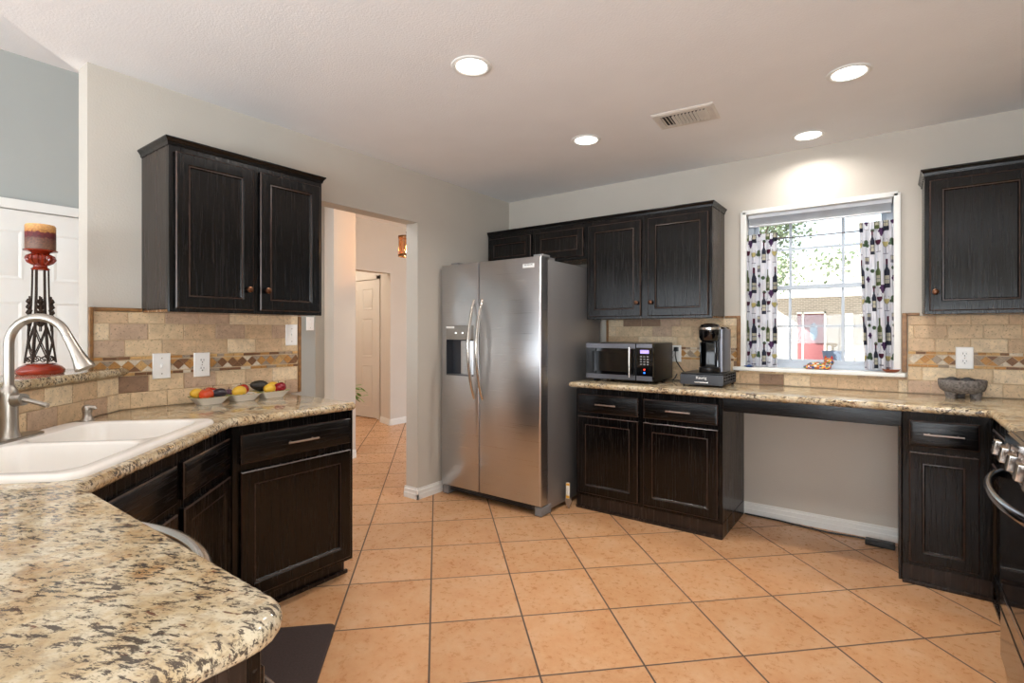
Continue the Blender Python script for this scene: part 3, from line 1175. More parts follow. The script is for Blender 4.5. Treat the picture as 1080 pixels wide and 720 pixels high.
# faucet: local x along spout direction (1,1), z up
fau = thing('kitchen_faucet', 'brushed nickel gooseneck pull-down faucet behind the sink', 'faucet', (0.615, -3.525, 0.9303), R(45))
mb = MB()
mb.loft([[(p[0], p[1], zz) for p in rrect(-0.033 + i, 0.033 - i, -0.125 + i, 0.125 - i, 0.03 - i)] for i, zz in ((0, 0), (0, 0.005), (0.004, 0.008))])
obj('deck_plate', mb, 'brushed_nickel', fau)
mb = MB()
mb.lathe([(0.031, 0.0082), (0.030, 0.014), (0.025, 0.03), (0.0235, 0.06), (0.0235, 0.15), (0.022, 0.163), (0.0155, 0.172), (0.0145, 0.178)], 24)
obj('body', mb, 'brushed_nickel', fau)
pts = [(0, 0, 0.178), (0, 0, 0.24), (0, 0, 0.31)]
for k in range(1, 14):
    a = R(180 - k * 12.3)
    pts.append((0.086 + 0.086 * math.cos(a), 0, 0.31 + 0.086 * math.sin(a)))
mb = MB()
mb.tube(pts, 0.0135, 16)
obj('spout', mb, 'brushed_nickel', fau)
e = Vector(pts[-1])
dr = (Vector(pts[-1]) - Vector(pts[-2])).normalized()
mb = MB()
mb.tube([e + dr * d for d in (0.001, 0.025, 0.06, 0.09, 0.118, 0.124)], [0.0142, 0.0148, 0.017, 0.021, 0.0285, 0.028], 20)
obj('spray_head', mb, 'brushed_nickel', fau)
mb = MB()
mb.tube([(0.02, -0.005, 0.128), (0.052, -0.012, 0.132)], [0.021, 0.019], 16)
mb.tube([(0.05, -0.012, 0.131), (0.075, -0.016, 0.126), (0.128, -0.025, 0.112)], [0.009, 0.0075, 0.0075], 10)
obj('lever_handle', mb, 'brushed_nickel', fau)

sd = thing('soap_dispenser', 'small brushed nickel soap dispenser behind the far bowl of the sink', 'soap dispenser', (0.372, -3.262, 0.9303), R(45))
mb = MB()
mb.lathe([(0.024, 0), (0.024, 0.004), (0.017, 0.012), (0.0145, 0.028), (0.016, 0.034), (0.0165, 0.040)], 18)
obj('body', mb, 'brushed_nickel', sd)
mb = MB()
mb.lathe([(0.0165, 0.0405), (0.0175, 0.05), (0.013, 0.060), (0.004, 0.063)], 18)
mb.tube([(0.0, 0, 0.053), (0.026, 0, 0.052), (0.03, 0, 0.046)], [0.009, 0.008, 0.006], 12)
obj('pump_head', mb, 'brushed_nickel', sd)

# ------------------------------------------------------------------ REFRIGERATOR
fx0, fx1 = 0.040, 0.975
fr = thing('refrigerator', 'stainless side-by-side refrigerator with ice and water dispenser', 'refrigerator', (fx0, 0, 0))
Wf = fx1 - fx0
mb = MB()
mb.box(0.004, Wf - .004, -0.846, -0.05, 0.03, 1.782, bev=0.004)
obj('body', mb, 'stainless_side', fr)
split = 0.382


def fridge_door(x0, x1, hole=None):
    z0, z1, yf, yb = 0.075, 1.797, -0.948, -0.856
    mb = MB()
    r1 = [(x0, x1, z0, z1, yb), (x0, x1, z0, z1, yf + .012), (x0 + .004, x1 - .004, z0 + .003, z1 - .003, yf + .004), (x0 + .012, x1 - .012, z0 + .008, z1 - .008, yf)]
    if hole:
        a, b, c_, d = hole
        r1 += [(a, b, c_, d, yf), (a, b, c_, d, yf + .07)]
    mb.rects(r1)
    return obj('door', mb, 'brushed_stainless', fr, 50)


DH = (0.052, 0.335, 0.937, 1.326)
fdoor = fridge_door(0.0, split - .0025, DH)
rdoor = fridge_door(split + .0025, Wf)
fdoor['label'] = 'narrow freezer door with dispenser'
rdoor['label'] = 'wide fresh food door'
# dispenser
mb = MB()
mb.rects([(DH[0] + .001, DH[1] - .001, 1.215, DH[3] - .001, -0.90), (DH[0] + .001, DH[1] - .001, 1.215, DH[3] - .001, -0.9495), (DH[0] + .006, DH[1] - .006, 1.220, DH[3] - .006, -0.952)])
dp = obj('dispenser_panel', mb, 'panel_grey', fdoor)
mb = MB()
mb.box(DH[0] + .006, DH[0] + .09, -0.954, -0.9515, 1.302, 1.318)
obj('display_strip', mb, 'white_plate', dp)
for a in (0.10, 0.17):
    mb = MB()
    mb.box(DH[0] + a, DH[0] + a + .012, -0.954, -0.9515, 1.262, 1.272)
    obj('indicator_light', mb, 'dispenser_lamp', dp)
mb = MB()
mb.box(DH[0] + .002, DH[1] - .002, -0.8795, -0.8785, DH[2] + .002, 1.214)
mb.box(DH[0] + .001, DH[0] + .004, -0.945, -0.8796, DH[2] + .001, 1.214)
mb.box(DH[1] - .004, DH[1] - .001, -0.945, -0.8796, DH[2] + .001, 1.214)
obj('dispenser_recess', mb, 'dark_grey_plastic', fdoor)
mb = MB()
mb.prism([(DH[0] + .11, -0.88), (DH[0] + .125, -0.915), (DH[0] + .19, -0.92), (DH[0] + .235, -0.90), (DH[0] + .25, -0.88)], DH[2] + .012, 1.205)
obj('dispenser_paddle', mb, 'brushed_stainless', fdoor)
mb = MB()
mb.tube([(DH[0] + .20, -0.905, 1.214), (DH[0] + .20, -0.905, 1.16), (DH[0] + .20, -0.91, 1.12)], [0.016, 0.016, 0.012], 12)
obj('water_nozzle', mb, 'black_plastic', fdoor)
mb = MB()
mb.box(DH[0] + .004, DH[1] - .004, -0.947, -0.88, DH[2] + .001, DH[2] + .011, bev=0.002)
obj('drip_tray', mb, 'mid_grey_metal', fdoor)


def bow_handle(x, parent):
    pts, rr = [], []
    for k in range(17):
        s = k / 16
        z = 0.775 + (1.515 - 0.775) * s
        y = -0.945 - 0.072 * math.sin(math.pi * s) ** 0.75
        pts.append((x, y, z))
        rr.append(0.0125 + 0.0035 * math.sin(math.pi * s))
    mb = MB()
    mb.tube(pts, rr, 14, flat=0.75, up=(1, 0, 0))
    obj('handle', mb, 'satin_handle', parent)


bow_handle(split - .040, fdoor)
bow_handle(split + .040, rdoor)
mb = MB()
mb.box(0.79, 0.885, -0.9505, -0.9478, 1.722, 1.750, bev=0.001)
bd = obj('name_badge', mb, 'white_plate', rdoor)
text('badge_lettering', 'FRIGIDAIRE', 0.0145, 'dark_slot', bd, (0.8375, -0.9506, 1.741), (R(90), 0, 0))
for hx in (0.06, Wf - .09):
    mb = MB()
    mb.box(hx, hx + .075, -0.90, -0.80, 1.7975, 1.818, bev=0.005)
    mb.box(hx + .01, hx + .065, -0.86, -0.72, 1.7822, 1.806, bev=0.004)
    obj('hinge_cover', mb, 'stainless_side', fr)
mb = MB()
mb.box(0.05, Wf - .05, -0.905, -0.85, 0.028, 0.07, bev=0.006)
g = obj('base_grille', mb, 'dark_grey_plastic', fr)
mb = MB()
for k in range(3):
    mb.box(0.09, Wf - .10, -0.910, -0.9055, 0.034 + k * .012, 0.040 + k * .012)
obj('grille_slats', mb, 'black_plastic', g)
for hx in (0.0, Wf - .06):
    mb = MB()
    mb.box(hx, hx + .06, -0.935, -0.80, 0.002, 0.071, bev=0.02, seg=4)
    obj('foot_cap', mb, 'grey_plastic', fr)
mb = MB()
mb.box(0.1, Wf - .1, -0.7, -0.2, 0.0, 0.029)
obj('roller_base', mb, 'black_plastic', fr)

# ------------------------------------------------------------------ RANGE (faces -x; local x -> -y)
rg_ = thing('gas_range', 'stainless slide-in range with black oven door at the right edge', 'range', (3.270, -1.232, 0), R(-90))
mb = MB()
mb.box(0.0, 0.756, 0.0, 0.64, 0.05, 0.905, bev=0.003)
mb.box(0.03, 0.726, 0.05, 0.62, 0.0, 0.0495)
obj('body', mb, 'black_plastic', rg_)
mb = MB()
mb.rects([(0.003, 0.753, 0.330, 0.795, -0.0005), (0.003, 0.753, 0.330, 0.795, -0.028), (0.006, 0.750, 0.333, 0.792, -0.031)])
od = obj('oven_door', mb, 'black_gloss', rg_)
mb = MB()
mb.box(0.003, 0.753, -0.033, -0.001, 0.316, 0.3295, bev=0.002)
obj('door_edge', mb, 'oven_steel', od)
mb = MB()
pts, rr = [], []
for k in range(17):
    s = k / 16
    pts.append((0.035 + 0.686 * s, -0.03 - 0.068 * math.sin(math.pi * s) ** 0.6, 0.752))
    rr.append(0.0135)
mb.tube(pts, rr, 14, flat=1.25)
obj('handle', mb, 'oven_steel', od)
mb = MB()
mb.rects([(0.003, 0.753, 0.055, 0.308, -0.0005), (0.003, 0.753, 0.055, 0.308, -0.026), (0.007, 0.749, 0.060, 0.303, -0.030)])
sdw = obj('storage_drawer', mb, 'oven_steel', rg_)
mb = MB()
mb.box(0.003, 0.753, -0.0315, -0.0302, 0.236, 0.244)
obj('drawer_groove', mb, 'black_plastic', sdw)
# sloped control panel: cross section in (y, z) extruded along x
mb = MB()
sec = [(-0.03, 0.803), (-0.012, 0.900), (0.03, 0.912), (0.06, 0.912), (0.06, 0.803)]
mb.loft([[(x, a, b) for a, b in sec] for x in (0.002, 0.754)])
cp_ = obj('control_panel', mb, 'oven_steel', rg_, 20)
for k in range(6):
    mb = MB()
    mb.box(0.1 + k * .1, 0.16 + k * .1, -0.0316, -0.0300, 0.806, 0.812)
    obj('vent_slot', mb, 'black_plastic', cp_)
for k in range(5):
    kx = 0.10 + k * 0.139
    mb = MB()
    nrm = Euler((R(90 - 10), 0, 0)).to_matrix()
    mb.lathe([(0.023, 0.0), (0.023, 0.006), (0.016, 0.008), (0.016, 0.024)], 18, (kx, -0.0225, 0.852), mat=nrm)
    o = obj('knob', mb, 'pull_nickel', rg_)
    mb = MB()
    m4 = Matrix.Translation((kx, -0.048, 0.8565)) @ Euler((R(-10), 0, 0)).to_matrix().to_4x4()
    mb.box(-0.021, 0.021, -0.014, 0.006, -0.026, 0.026, bev=0.005, seg=3, mat=m4)
    obj('grip', mb, 'satin_handle', o)
mb = MB()
mb.box(0.0, 0.756, 0.0605, 0.645, 0.9055, 0.917, bev=0.004)
ct = obj('cooktop', mb, 'black_gloss', rg_)
for gx in (0.02, 0.27, 0.52):
    mb = MB()
    for a in (0.0, 0.105, 0.21):
        mb.box(gx + a, gx + a + .012, 0.09, 0.60, 0.930, 0.944, bev=0.003)
    for b in (0.09, 0.33, 0.588):
        mb.box(gx, gx + .222, b, b + .012, 0.930, 0.944, bev=0.003)
    for a in (0.0, 0.21):
        for b in (0.09, 0.588):
            mb.box(gx + a, gx + a + .012, b, b + .012, 0.9172, 0.932)
    obj('grate', mb, 'black_plastic', rg_)

# ------------------------------------------------------------------ DISHWASHER under the peninsula (faces +y; local x -> -x)
dw = thing('dishwasher', 'dishwasher with pale bowed handle under the near peninsula edge', 'dishwasher', (2.03, -3.556, 0), R(180))
mb = MB()
mb.box(0.0, 0.60, 0.01, 0.58, 0.10, 0.872)
obj('tub', mb, 'dark_grey_plastic', dw)
mb = MB()
mb.rects([(0.002, 0.598, 0.105, 0.868, 0.009), (0.002, 0.598, 0.105, 0.868, -0.012), (0.008, 0.592, 0.111, 0.862, -0.017)])
dd = obj('door', mb, 'brushed_stainless', dw)
mb = MB()
pts = [(0.03 + 0.54 * k / 16, -0.018 - 0.092 * math.sin(math.pi * k / 16) ** 0.7, 0.842) for k in range(17)]
mb.tube(pts, 0.016, 12, flat=1.2)
obj('handle', mb, 'satin_handle', dd)
mb = MB()
mb.box(0.0, 0.60, 0.06, 0.57, 0.0, 0.0995)
obj('toe_kick', mb, 'black_plastic', dw)

# ------------------------------------------------------------------ MICROWAVE
mw = thing('microwave', 'black and stainless countertop microwave beside the refrigerator', 'microwave', (1.075, -0.46, 0.914))
WM, HM, DM = 0.515, 0.282, 0.37
mb = MB()
mb.box(0, WM, 0.0, DM, 0.018, HM, bev=0.004)
obj('case', mb, 'espresso_side', mw)
mw.children[0].data.materials[0] = M['black_plastic']
mb = MB()
mb.rects([(0.0, 0.392, 0.02, HM, -0.0005), (0.0, 0.392, 0.02, HM, -0.022), (0.003, 0.389, 0.023, HM - .003, -0.025)])
md = obj('door', mb, 'black_gloss', mw)
mb = MB()
mb.box(0.004, 0.388, -0.0268, -0.0252, 0.245, HM - .004)
obj('steel_band', mb, 'mid_grey_metal', md)
mb = MB()
mb.box(0.004, 0.388, -0.0268, -0.0252, 0.024, 0.056)
obj('steel_band', mb, 'mid_grey_metal', md)
mb = MB()
mb.rects([(0.05, 0.33, 0.078, 0.222, -0.0252), (0.05, 0.33, 0.078, 0.222, -0.0262), (0.056, 0.324, 0.084, 0.216, -0.0258)])
obj('window', mb, 'black_gloss', md)
mb = MB()
mb.tube([(0.358, -0.058, 0.045), (0.358, -0.06, 0.15), (0.358, -0.058, 0.255)], 0.0085, 12)
for zz in (0.06, 0.24):
    mb.tube([(0.358, -0.026, zz), (0.358, -0.058, zz)], 0.006, 10)
obj('handle', mb, 'satin_handle', md)
mb = MB()
mb.rects([(0.394, WM, 0.02, HM, -0.0005), (0.394, WM, 0.02, HM, -0.022), (0.397, WM - .003, 0.023, HM - .003, -0.025)])
pn = obj('control_panel', mb, 'black_gloss', mw)
mb = MB()
mb.box(0.398, WM - .004, -0.0268, -0.0252, 0.252, HM - .004)
obj('steel_band', mb, 'mid_grey_metal', pn)
mb = MB()
mb.box(0.398, WM - .004, -0.0268, -0.0252, 0.024, 0.056)
obj('steel_band', mb, 'mid_grey_metal', pn)
mb = MB()
mb.box(0.425, 0.488, -0.0265, -0.0252, 0.212, 0.236)
obj('display', mb, 'display_violet', pn)
mb = MB()
for r_ in range(4):
    for k in range(3):
        mb.box(0.424 + k * .024, 0.438 + k * .024, -0.0264, -0.0252, 0.132 + r_ * .018, 0.141 + r_ * .018)
obj('buttons', mb, 'grey_plastic', pn)
mb = MB()
mb.box(0.449, 0.461, -0.0264, -0.0252, 0.095, 0.106)
obj('stop_button', mb, 'indicator_red', pn)
mb = MB()
mb.box(0.449, 0.461, -0.0264, -0.0252, 0.073, 0.084)
obj('start_button', mb, 'indicator_blue', pn)
for a in (0.05, WM - .05):
    for b in (0.04, DM - .05):
        mb = MB()
        mb.lathe([(0.014, 0.0005), (0.016, 0.0175)], 12, (a, b, 0))
        obj('foot', mb, 'black_plastic', mw)

# ------------------------------------------------------------------ POD DRAWER + COFFEE MAKER
pd = thing('pod_drawer', 'flat black coffee pod drawer under the coffee maker', 'drawer', (1.762, -0.42, 0.914))
PW, PD_ = 0.274, 0.33
mb = MB()
mb.box(0, PW, 0, PD_, 0.082, 0.089, bev=0.002)
mb.box(0, 0.004, 0.004, PD_, 0.014, 0.0815)
mb.box(0, PW, PD_ - .004, PD_, 0.014, 0.0815)
mb.box(0.0045, PW - .004, 0.004, PD_ - .005, 0.014, 0.018)
obj('shell', mb, 'black_plastic', pd)
mb = MB()
for zz in (0.03, 0.05, 0.07):
    mb.tube([(PW - .004, 0.01, zz), (PW - .004, PD_ - .008, zz)], 0.002, 6)
for k in range(6):
    mb.tube([(PW - .004, 0.012 + k * .06, 0.018), (PW - .004, 0.012 + k * .06, 0.0815)], 0.0018, 6)
obj('wire_side', mb, 'mid_grey_metal', pd)
mb = MB()
mb.box(-0.002, PW + .002, -0.012, -0.0005, 0.014, 0.080, bev=0.002)
fp = obj('drawer_front', mb, 'dark_grey_plastic', pd)
text('front_lettering', 'Keurig', 0.026, 'white_plate', fp, (0.137, -0.0126, 0.060), (R(90), 0, 0))
mb = MB()
mb.box(0.095, 0.185, -0.022, -0.0125, 0.026, 0.034, bev=0.002)
obj('handle', mb, 'satin_handle', fp)
for a in (0.015, PW - .02):
    for b in (0.01, PD_ - .02):
        mb = MB()
        mb.lathe([(0.008, 0.0), (0.009, 0.0135)], 10, (a, b + .006, 0))
        obj('foot', mb, 'black_plastic', pd)
mb = MB()
for k, (yy, zz) in enumerate(((0.06, 0.05), (0.14, 0.045), (0.22, 0.05), (0.1, 0.06))):
    mb.tube([(PW - .02 + 0.006 * math.sin(i * .9 + k), yy + 0.05 * math.cos(i * .55), 0.02 + zz * .5 + 0.02 * math.sin(i * .55)) for i in range(12)], 0.0035, 6)
coil = obj('cord_coil', mb, 'black_plastic')

cm = thing('coffee_maker', 'tall black and silver pod coffee maker standing on the pod drawer', 'coffee maker', (1.925, -0.235, 1.0033))
mb = MB()
# side reservoir / back tower
mb.loft([[(p[0], p[1], zz) for p in rrect(-0.07 + i, 0.085 - i, -0.08 + i, 0.135 - i, 0.045)] for i, zz in ((0, 0.0), (0, 0.29), (0.006, 0.305), (0.02, 0.31))])
obj('tower', mb, 'black_gloss', cm)
mb = MB()
mb.loft([[(p[0], p[1], zz) for p in rrect(0.045, 0.0905, -0.086, 0.1, 0.02)] for zz in (0.006, 0.292)])
obj('silver_side', mb, 'mid_grey_metal', cm)
mb = MB()
mb.lathe([(0.066, 0.0), (0.068, 0.004), (0.068, 0.034), (0.062, 0.038)], 24, (0, -0.098, 0))
obj('drip_tray', mb, 'black_plastic', cm)
mb = MB()
mb.lathe([(0.030, 0.205), (0.058, 0.215), (0.068, 0.235), (0.070, 0.288)], 28, (0, -0.092, 0))
bh = obj('brew_head', mb, 'black_gloss', cm)
mb = MB()
mb.lathe([(0.0715, 0.2885), (0.072, 0.302), (0.066, 0.306)], 28, (0, -0.092, 0), cap0=True)
obj('handle_band', mb, 'satin_handle', bh)
mb = MB()
mb.lathe([(0.066, 0.3065), (0.055, 0.322), (0.03, 0.329), (0.004, 0.331)], 28, (0, -0.092, 0))
obj('lid', mb, 'black_gloss', bh)
mb = MB()
mb.box(-0.058, -0.052, -0.12, -0.06, 0.04, 0.205, bev=0.002)
mb.box(0.038, 0.0445, -0.12, -0.06, 0.04, 0.205, bev=0.002)
obj('column', mb, 'black_gloss', cm)


coil.parent = cm
coil.location = Vector((1.762, -0.42, 0.914)) - cm.location

# ------------------------------------------------------------------ OUTLETS AND SWITCHES (local: x across, front -y, centre at origin)
def wall_plate(kind, label, loc, rot, w=0.078, h=0.125, nm=None):
    t = thing(nm or ('light_switch' if kind == 'switch' else 'power_outlet'), label, 'switch' if kind == 'switch' else 'outlet', loc, rot)
    mb = MB()
    mb.rects([(-w / 2, w / 2, -h / 2, h / 2, 0), (-w / 2, w / 2, -h / 2, h / 2, -0.003), (-w / 2 + .003, w / 2 - .003, -h / 2 + .003, h / 2 - .003, -0.0065)])
    obj('cover_plate', mb, 'white_plate', t, 20)
    if kind == 'switch':
        mb = MB()
        mb.box(-0.005, 0.005, -0.018, -0.0066, -0.010, 0.010, bev=0.002)
        obj('toggle', mb, 'white_plate', t)
    elif kind == 'outlet':
        for zz in (-0.021, 0.021):
            mb = MB()
            mb.lathe([(0.0165, 0.0), (0.0165, 0.002), (0.0155, 0.0028)], 20, (0, -0.0066, zz), mat=Euler((R(90), 0, 0)).to_matrix(), sy=0.9)
            s = obj('socket', mb, 'white_plate', t)
            mb = MB()
            mb.box(-0.008, -0.0055, -0.0101, -0.0094, zz - .001, zz + .009)
            mb.box(0.0055, 0.008, -0.0101, -0.0094, zz, zz + .008)
            mb.lathe([(0.003, 0), (0.003, 0.0007)], 10, (0, -0.0094, zz - .008), mat=Euler((R(90), 0, 0)).to_matrix())
            obj('slots', mb, 'dark_slot', s)
    mb = MB()
    for zz in ((-0.038, 0.038) if kind == 'switch' else (0.0,)):
        mb.lathe([(0.003, 0), (0.0025, 0.001)], 10, (0, -0.0066, zz), mat=Euler((R(90), 0, 0)).to_matrix())
    obj('screws', mb, 'pull_nickel', t)
    return t


wall_plate('switch', 'white toggle switch plate left of the outlet on the fruit-dish backsplash', (0.011, -2.880, 1.110), R(90))
wall_plate('outlet', 'white duplex outlet right of the switch on the fruit-dish backsplash', (0.011, -2.696, 1.107), R(90))
wall_plate('switch', 'white toggle switch plate high beside the hall opening', (0.011, -2.197, 1.258), R(90), 0.074)
wall_plate('outlet', 'white duplex outlet above the stone mortar', (3.242, -0.0115, 1.129), 0)
wall_plate('outlet', 'white double outlet plate between microwave and coffee maker with a black plug', (1.568, -0.0115, 1.112), 0, 0.125, 0.125)
wall_plate('switch', 'white switch plate mostly hidden behind the coffee maker', (1.945, -0.0115, 1.105), 0)
wall_plate('switch', 'white switch plate on the pale hall wall', (-1.461, -1.145, 1.35), R(90))
# plug + cord
PCO = Vector((1.60, -0.0115, 1.125)) - cm.location
mb = MB()
mb.tube([(0.0, -0.040, 0.012), (0.002, -0.055, -0.02), (0.012, -0.055, -0.07), (0.05, -0.05, -0.13), (0.11, -0.045, -0.19), (0.16, -0.045, -0.2075)], 0.0042, 8)
cord = obj('cord', mb, 'black_plastic', cm)
cord.location = PCO
mb = MB()
mb.box(-0.014, 0.014, -0.042, -0.0098, 0.004, 0.036, bev=0.005, seg=3)
obj('plug', mb, 'black_plastic', cord)
mb = MB()
mb.tube([(-0.07 + 0.028 * k / 4 + 0.03 * math.sin(k * .7), 0.02 * math.cos(k * .7), 0.003 + (0.05 + .05 * math.cos(k * .5)) * max(0, math.sin(k * .45)) ** 2) for k in range(22)], 0.0026, 7)
cord = obj('cord', mb, 'black_plastic', mw)
cord.location = Vector((1.66, -0.12, 0.914)) - mw.location

# ------------------------------------------------------------------ CANDLE HOLDER + CANDLE on the ledge
CX, CY = 0.160, -3.358
ch = thing('candle_holder', 'tall iron candle stand with red glazed base and cup on the granite ledge', 'candle holder', (CX, CY, 1.1102))
mb = MB()
mb.lathe([(0.072, 0), (0.076, 0.006), (0.076, 0.018), (0.066, 0.03), (0.048, 0.040), (0.04, 0.043)], 32)
obj('base', mb, 'red_glaze', ch)
for k in range(6):
    a = R(60 * k + 15)
    mb = MB()
    pts = []
    for i in range(9):
        s = i / 8
        r_ = 0.047 * (1 - s) + 0.024 * s - 0.006 * math.sin(math.pi * s)
        pts.append((r_ * math.cos(a), r_ * math.sin(a), 0.044 + 0.372 * s))
    mb.tube(pts, 0.0032, 8)
    obj('rod', mb, 'iron_brown', ch)
mb = MB()
for k in range(6):
    for sgn in (1, -1):
        pts = []
        for i in range(13):
            s = i / 12
            a = R(60 * k + 15) + sgn * s * R(60) * 1.0
            zz = 0.06 + 0.13 * s
            r_ = 0.047 * (1 - zz / .416) + 0.024 * zz / .416
            pts.append((r_ * math.cos(a), r_ * math.sin(a), zz))
        mb.tube(pts, 0.0022, 6)
obj('lattice', mb, 'iron_brown', ch)
mb = MB()
for k in range(6):
    a = R(60 * k + 45)
    for sgn in (1, -1):
        pts = []
        for i in range(15):
            s = i / 14
            th = s * 2 * math.pi * 1.2
            rr_ = 0.013 * (1 - 0.7 * s)
            aa = a + sgn * (0.012 + rr_ * math.cos(th)) / 0.047
            pts.append((0.046 * math.cos(aa), 0.046 * math.sin(aa), 0.058 + rr_ * math.sin(th)))
        mb.tube(pts, 0.002, 6)
obj('scrollwork', mb, 'iron_brown', ch)
for k in range(6):
    a = R(60 * k + 45)
    mb = MB()
    for j in range(5):
        for sgn in (1, -1):
            zz = 0.19 + j * 0.022
            wdt = 0.014 - 0.0015 * abs(j - 1)
            ca, sa = math.cos(a), math.sin(a)
            r0 = 0.037
            tx, ty = -sa * sgn, ca * sgn
            p0 = Vector((r0 * ca, r0 * sa, zz))
            p1 = p0 + Vector((tx * wdt, ty * wdt, 0.022))
            mb.tube([p0, (p0 + p1) / 2 + Vector((ca, sa, 0)) * .004, p1], [0.003, 0.0052, 0.0012], 6)
    mb.tube([(0.037 * math.cos(a), 0.037 * math.sin(a), 0.17), (0.036 * math.cos(a), 0.036 * math.sin(a), 0.31)], [0.002, 0.003], 6)
    obj('leaf_ornament', mb, 'iron_brown', ch)
mb = MB()
mb.lathe([(0.026, 0.414), (0.03, 0.420), (0.022, 0.428), (0.022, 0.434), (0.036, 0.445), (0.043, 0.458), (0.040, 0.470), (0.026, 0.480), (0.032, 0.486), (0.052, 0.490), (0.054, 0.494), (0.05, 0.4965)], 32)
obj('cup', mb, 'red_glaze', ch)
mb = MB()
for k in range(14):
    a = 2 * math.pi * k / 14
    mb.tube([(r_ * math.cos(a), r_ * math.sin(a), zz) for r_, zz in ((0.024, 0.436), (0.037, 0.446), (0.0445, 0.458), (0.041, 0.470), (0.028, 0.479))], [0.002, 0.0045, 0.0055, 0.0045, 0.002], 6)
obj('fluting', mb, 'red_glaze', ch)
cd = thing('pillar_candle', 'layered brown and cream pillar candle on the red candle stand', 'candle', (CX, CY, 1.6070))
mb = MB()
mb.lathe([(0.0465, 0.0), (0.0475, 0.003), (0.0475, 0.094), (0.044, 0.099), (0.034, 0.094), (0.004, 0.092)], 32)
obj('wax', mb, 'layered_wax', cd)
mb = MB()
mb.tube([(0, 0, 0.0922), (0.001, 0, 0.098), (0.003, 0, 0.104)], 0.0012, 6)
obj('wick', mb, 'dark_slot', cd)


# ------------------------------------------------------------------ DISHES AND FRUIT on the left counter
def tray(label, x, y, rot):
    t = thing('serving_dish', label, 'dish', (x, y, 0.9143), rot, 'white fruit dishes on the granite counter')
    mb = MB()
    prof = [(0.055, 0.0), (0.058, 0.003), (0.088, 0.036), (0.0905, 0.0375), (0.087, 0.0385), (0.079, 0.0355), (0.052, 0.008), (0.0, 0.0065)]

    def sqr(r, zz):
        r *= 0.885
        return [(p[0], p[1], zz) for p in rrect(-r, r, -r * .86, r * .86, r * .28 + 1e-4, 4)]
    mb.loft([sqr(r, zz) for r, zz in prof[:-1]], mis=[0, 0, 0, 1, 1, 0, 0])
    o = obj('dish', mb, ['dish_white', DISHC], t, 40)
    mb = MB()
    rr = rrect(-0.0775, 0.0775, -0.0775 * .86, 0.0775 * .86, 0.022, 4)
    for k in range(0, len(rr)):
        p, q = Vector(rr[k]), Vector(rr[(k + 1) % len(rr)])
        nseg = max(1, int((q - p).length / 0.012))
        for j in range(0, nseg):
            if j % 2 == 0 and nseg > 1 or (nseg == 1 and k % 2):
                c_ = p.lerp(q, (j + .5) / nseg)
                mb.box(c_.x - .004, c_.x + .004, c_.y - .004, c_.y + .004, 0.0378, 0.0396)
    obj('rim_band', mb, DISHG, t)
    return t


D1, D2, D3 = (0.130, -2.710), (0.130, -2.545), (0.130, -2.385)
tray('white square fruit dish nearest the sink', D1[0], D1[1], R(90))
tray('white square fruit dish in the middle of the three', D2[0], D2[1], R(90))
tray('white square fruit dish nearest the hall opening', D3[0], D3[1], R(90))


def fruit(name, label, cat, x, y, z, r, mat, shape='round', rot=(0, 0, 0), stem=True):
    t = thing(name, label, cat, (x, y, 0.9143 + z), 0, 'fruit in the white dishes')
    t.rotation_euler = rot
    t.location.z += 0.010
    mb = MB()
    seg = 20
    rings = []
    for k in range(1, 14):
        th = math.pi * k / 14
        if shape == 'apple':
            rad = r * math.sin(th) * (1 + 0.06 * math.cos(th))
            zz = -0.9 * r * math.cos(th) * (1 - 0.25 * math.exp(-((th - math.pi) / .5) ** 2) - .12 * math.exp(-(th / .5) ** 2))
        elif shape == 'lemon':
            rad = r * 0.86 * math.sin(th) ** 1.15
            zz = -1.25 * r * math.cos(th)
        elif shape == 'avocado':
            rad = r * 0.8 * math.sin(th) * (1 - 0.22 * (-math.cos(th)))
            zz = -1.35 * r * math.cos(th)
        else:
            rad, zz = r * math.sin(th), -r * math.cos(th)
        rings.append([(rad * math.cos(2 * math.pi * i / seg), rad * math.sin(2 * math.pi * i / seg), zz) for i in range(seg)])
    mb.loft(rings)
    obj('flesh', mb, mat, t, 80)
    if stem:
        mb = MB()
        zt = rings[-1][0][2]
        mb.tube([(0, 0, zt - .003), (0.001, 0, zt + .006), (0.003, 0, zt + .011)], 0.0016, 6)
        obj('stem', mb, 'stem_brown', t)
    return t


LIE = (R(90), 0, R(60))
fruit('lemon', 'yellow lemon at the back of the dish nearest the sink', 'lemon', D1[0] - .027, D1[1] - .047, 0.045, 0.029, 'lemon_yellow', 'lemon', (R(90), 0, R(20)), False)
fruit('apple', 'orange red apple at the front of the dish nearest the sink', 'apple', D1[0] + .029, D1[1] - .026, 0.043, 0.033, 'apple_orange', 'apple', (R(20), R(10), 0))
fruit('apple', 'red apple behind the dark avocado in the dish nearest the sink', 'apple', D1[0] - .024, D1[1] + .020, 0.043, 0.035, 'apple_red', 'apple', (R(-15), 0, 0))
fruit('avocado', 'long dark avocado lying in the dish nearest the sink', 'avocado', D1[0] + .024, D1[1] + .036, 0.043, 0.029, 'aubergine', 'avocado', (R(88), 0, R(8)))
fruit('lemon', 'yellow lemon at the front of the middle dish', 'lemon', D2[0] + .02, D2[1] - .025, 0.041, 0.033, 'lemon_yellow', 'lemon', (R(90), 0, R(15)), False)
fruit('apple', 'red apple behind the lemon in the middle dish', 'apple', D2[0] - .028, D2[1] + .012, 0.045, 0.034, 'apple_red', 'apple', (R(15), 0, 0))
fruit('plum', 'small purple plum at the left of the middle dish', 'plum', D2[0] - .036, D2[1] - .052, 0.031, 0.021, 'plum_purple', 'round', (0, 0, 0))
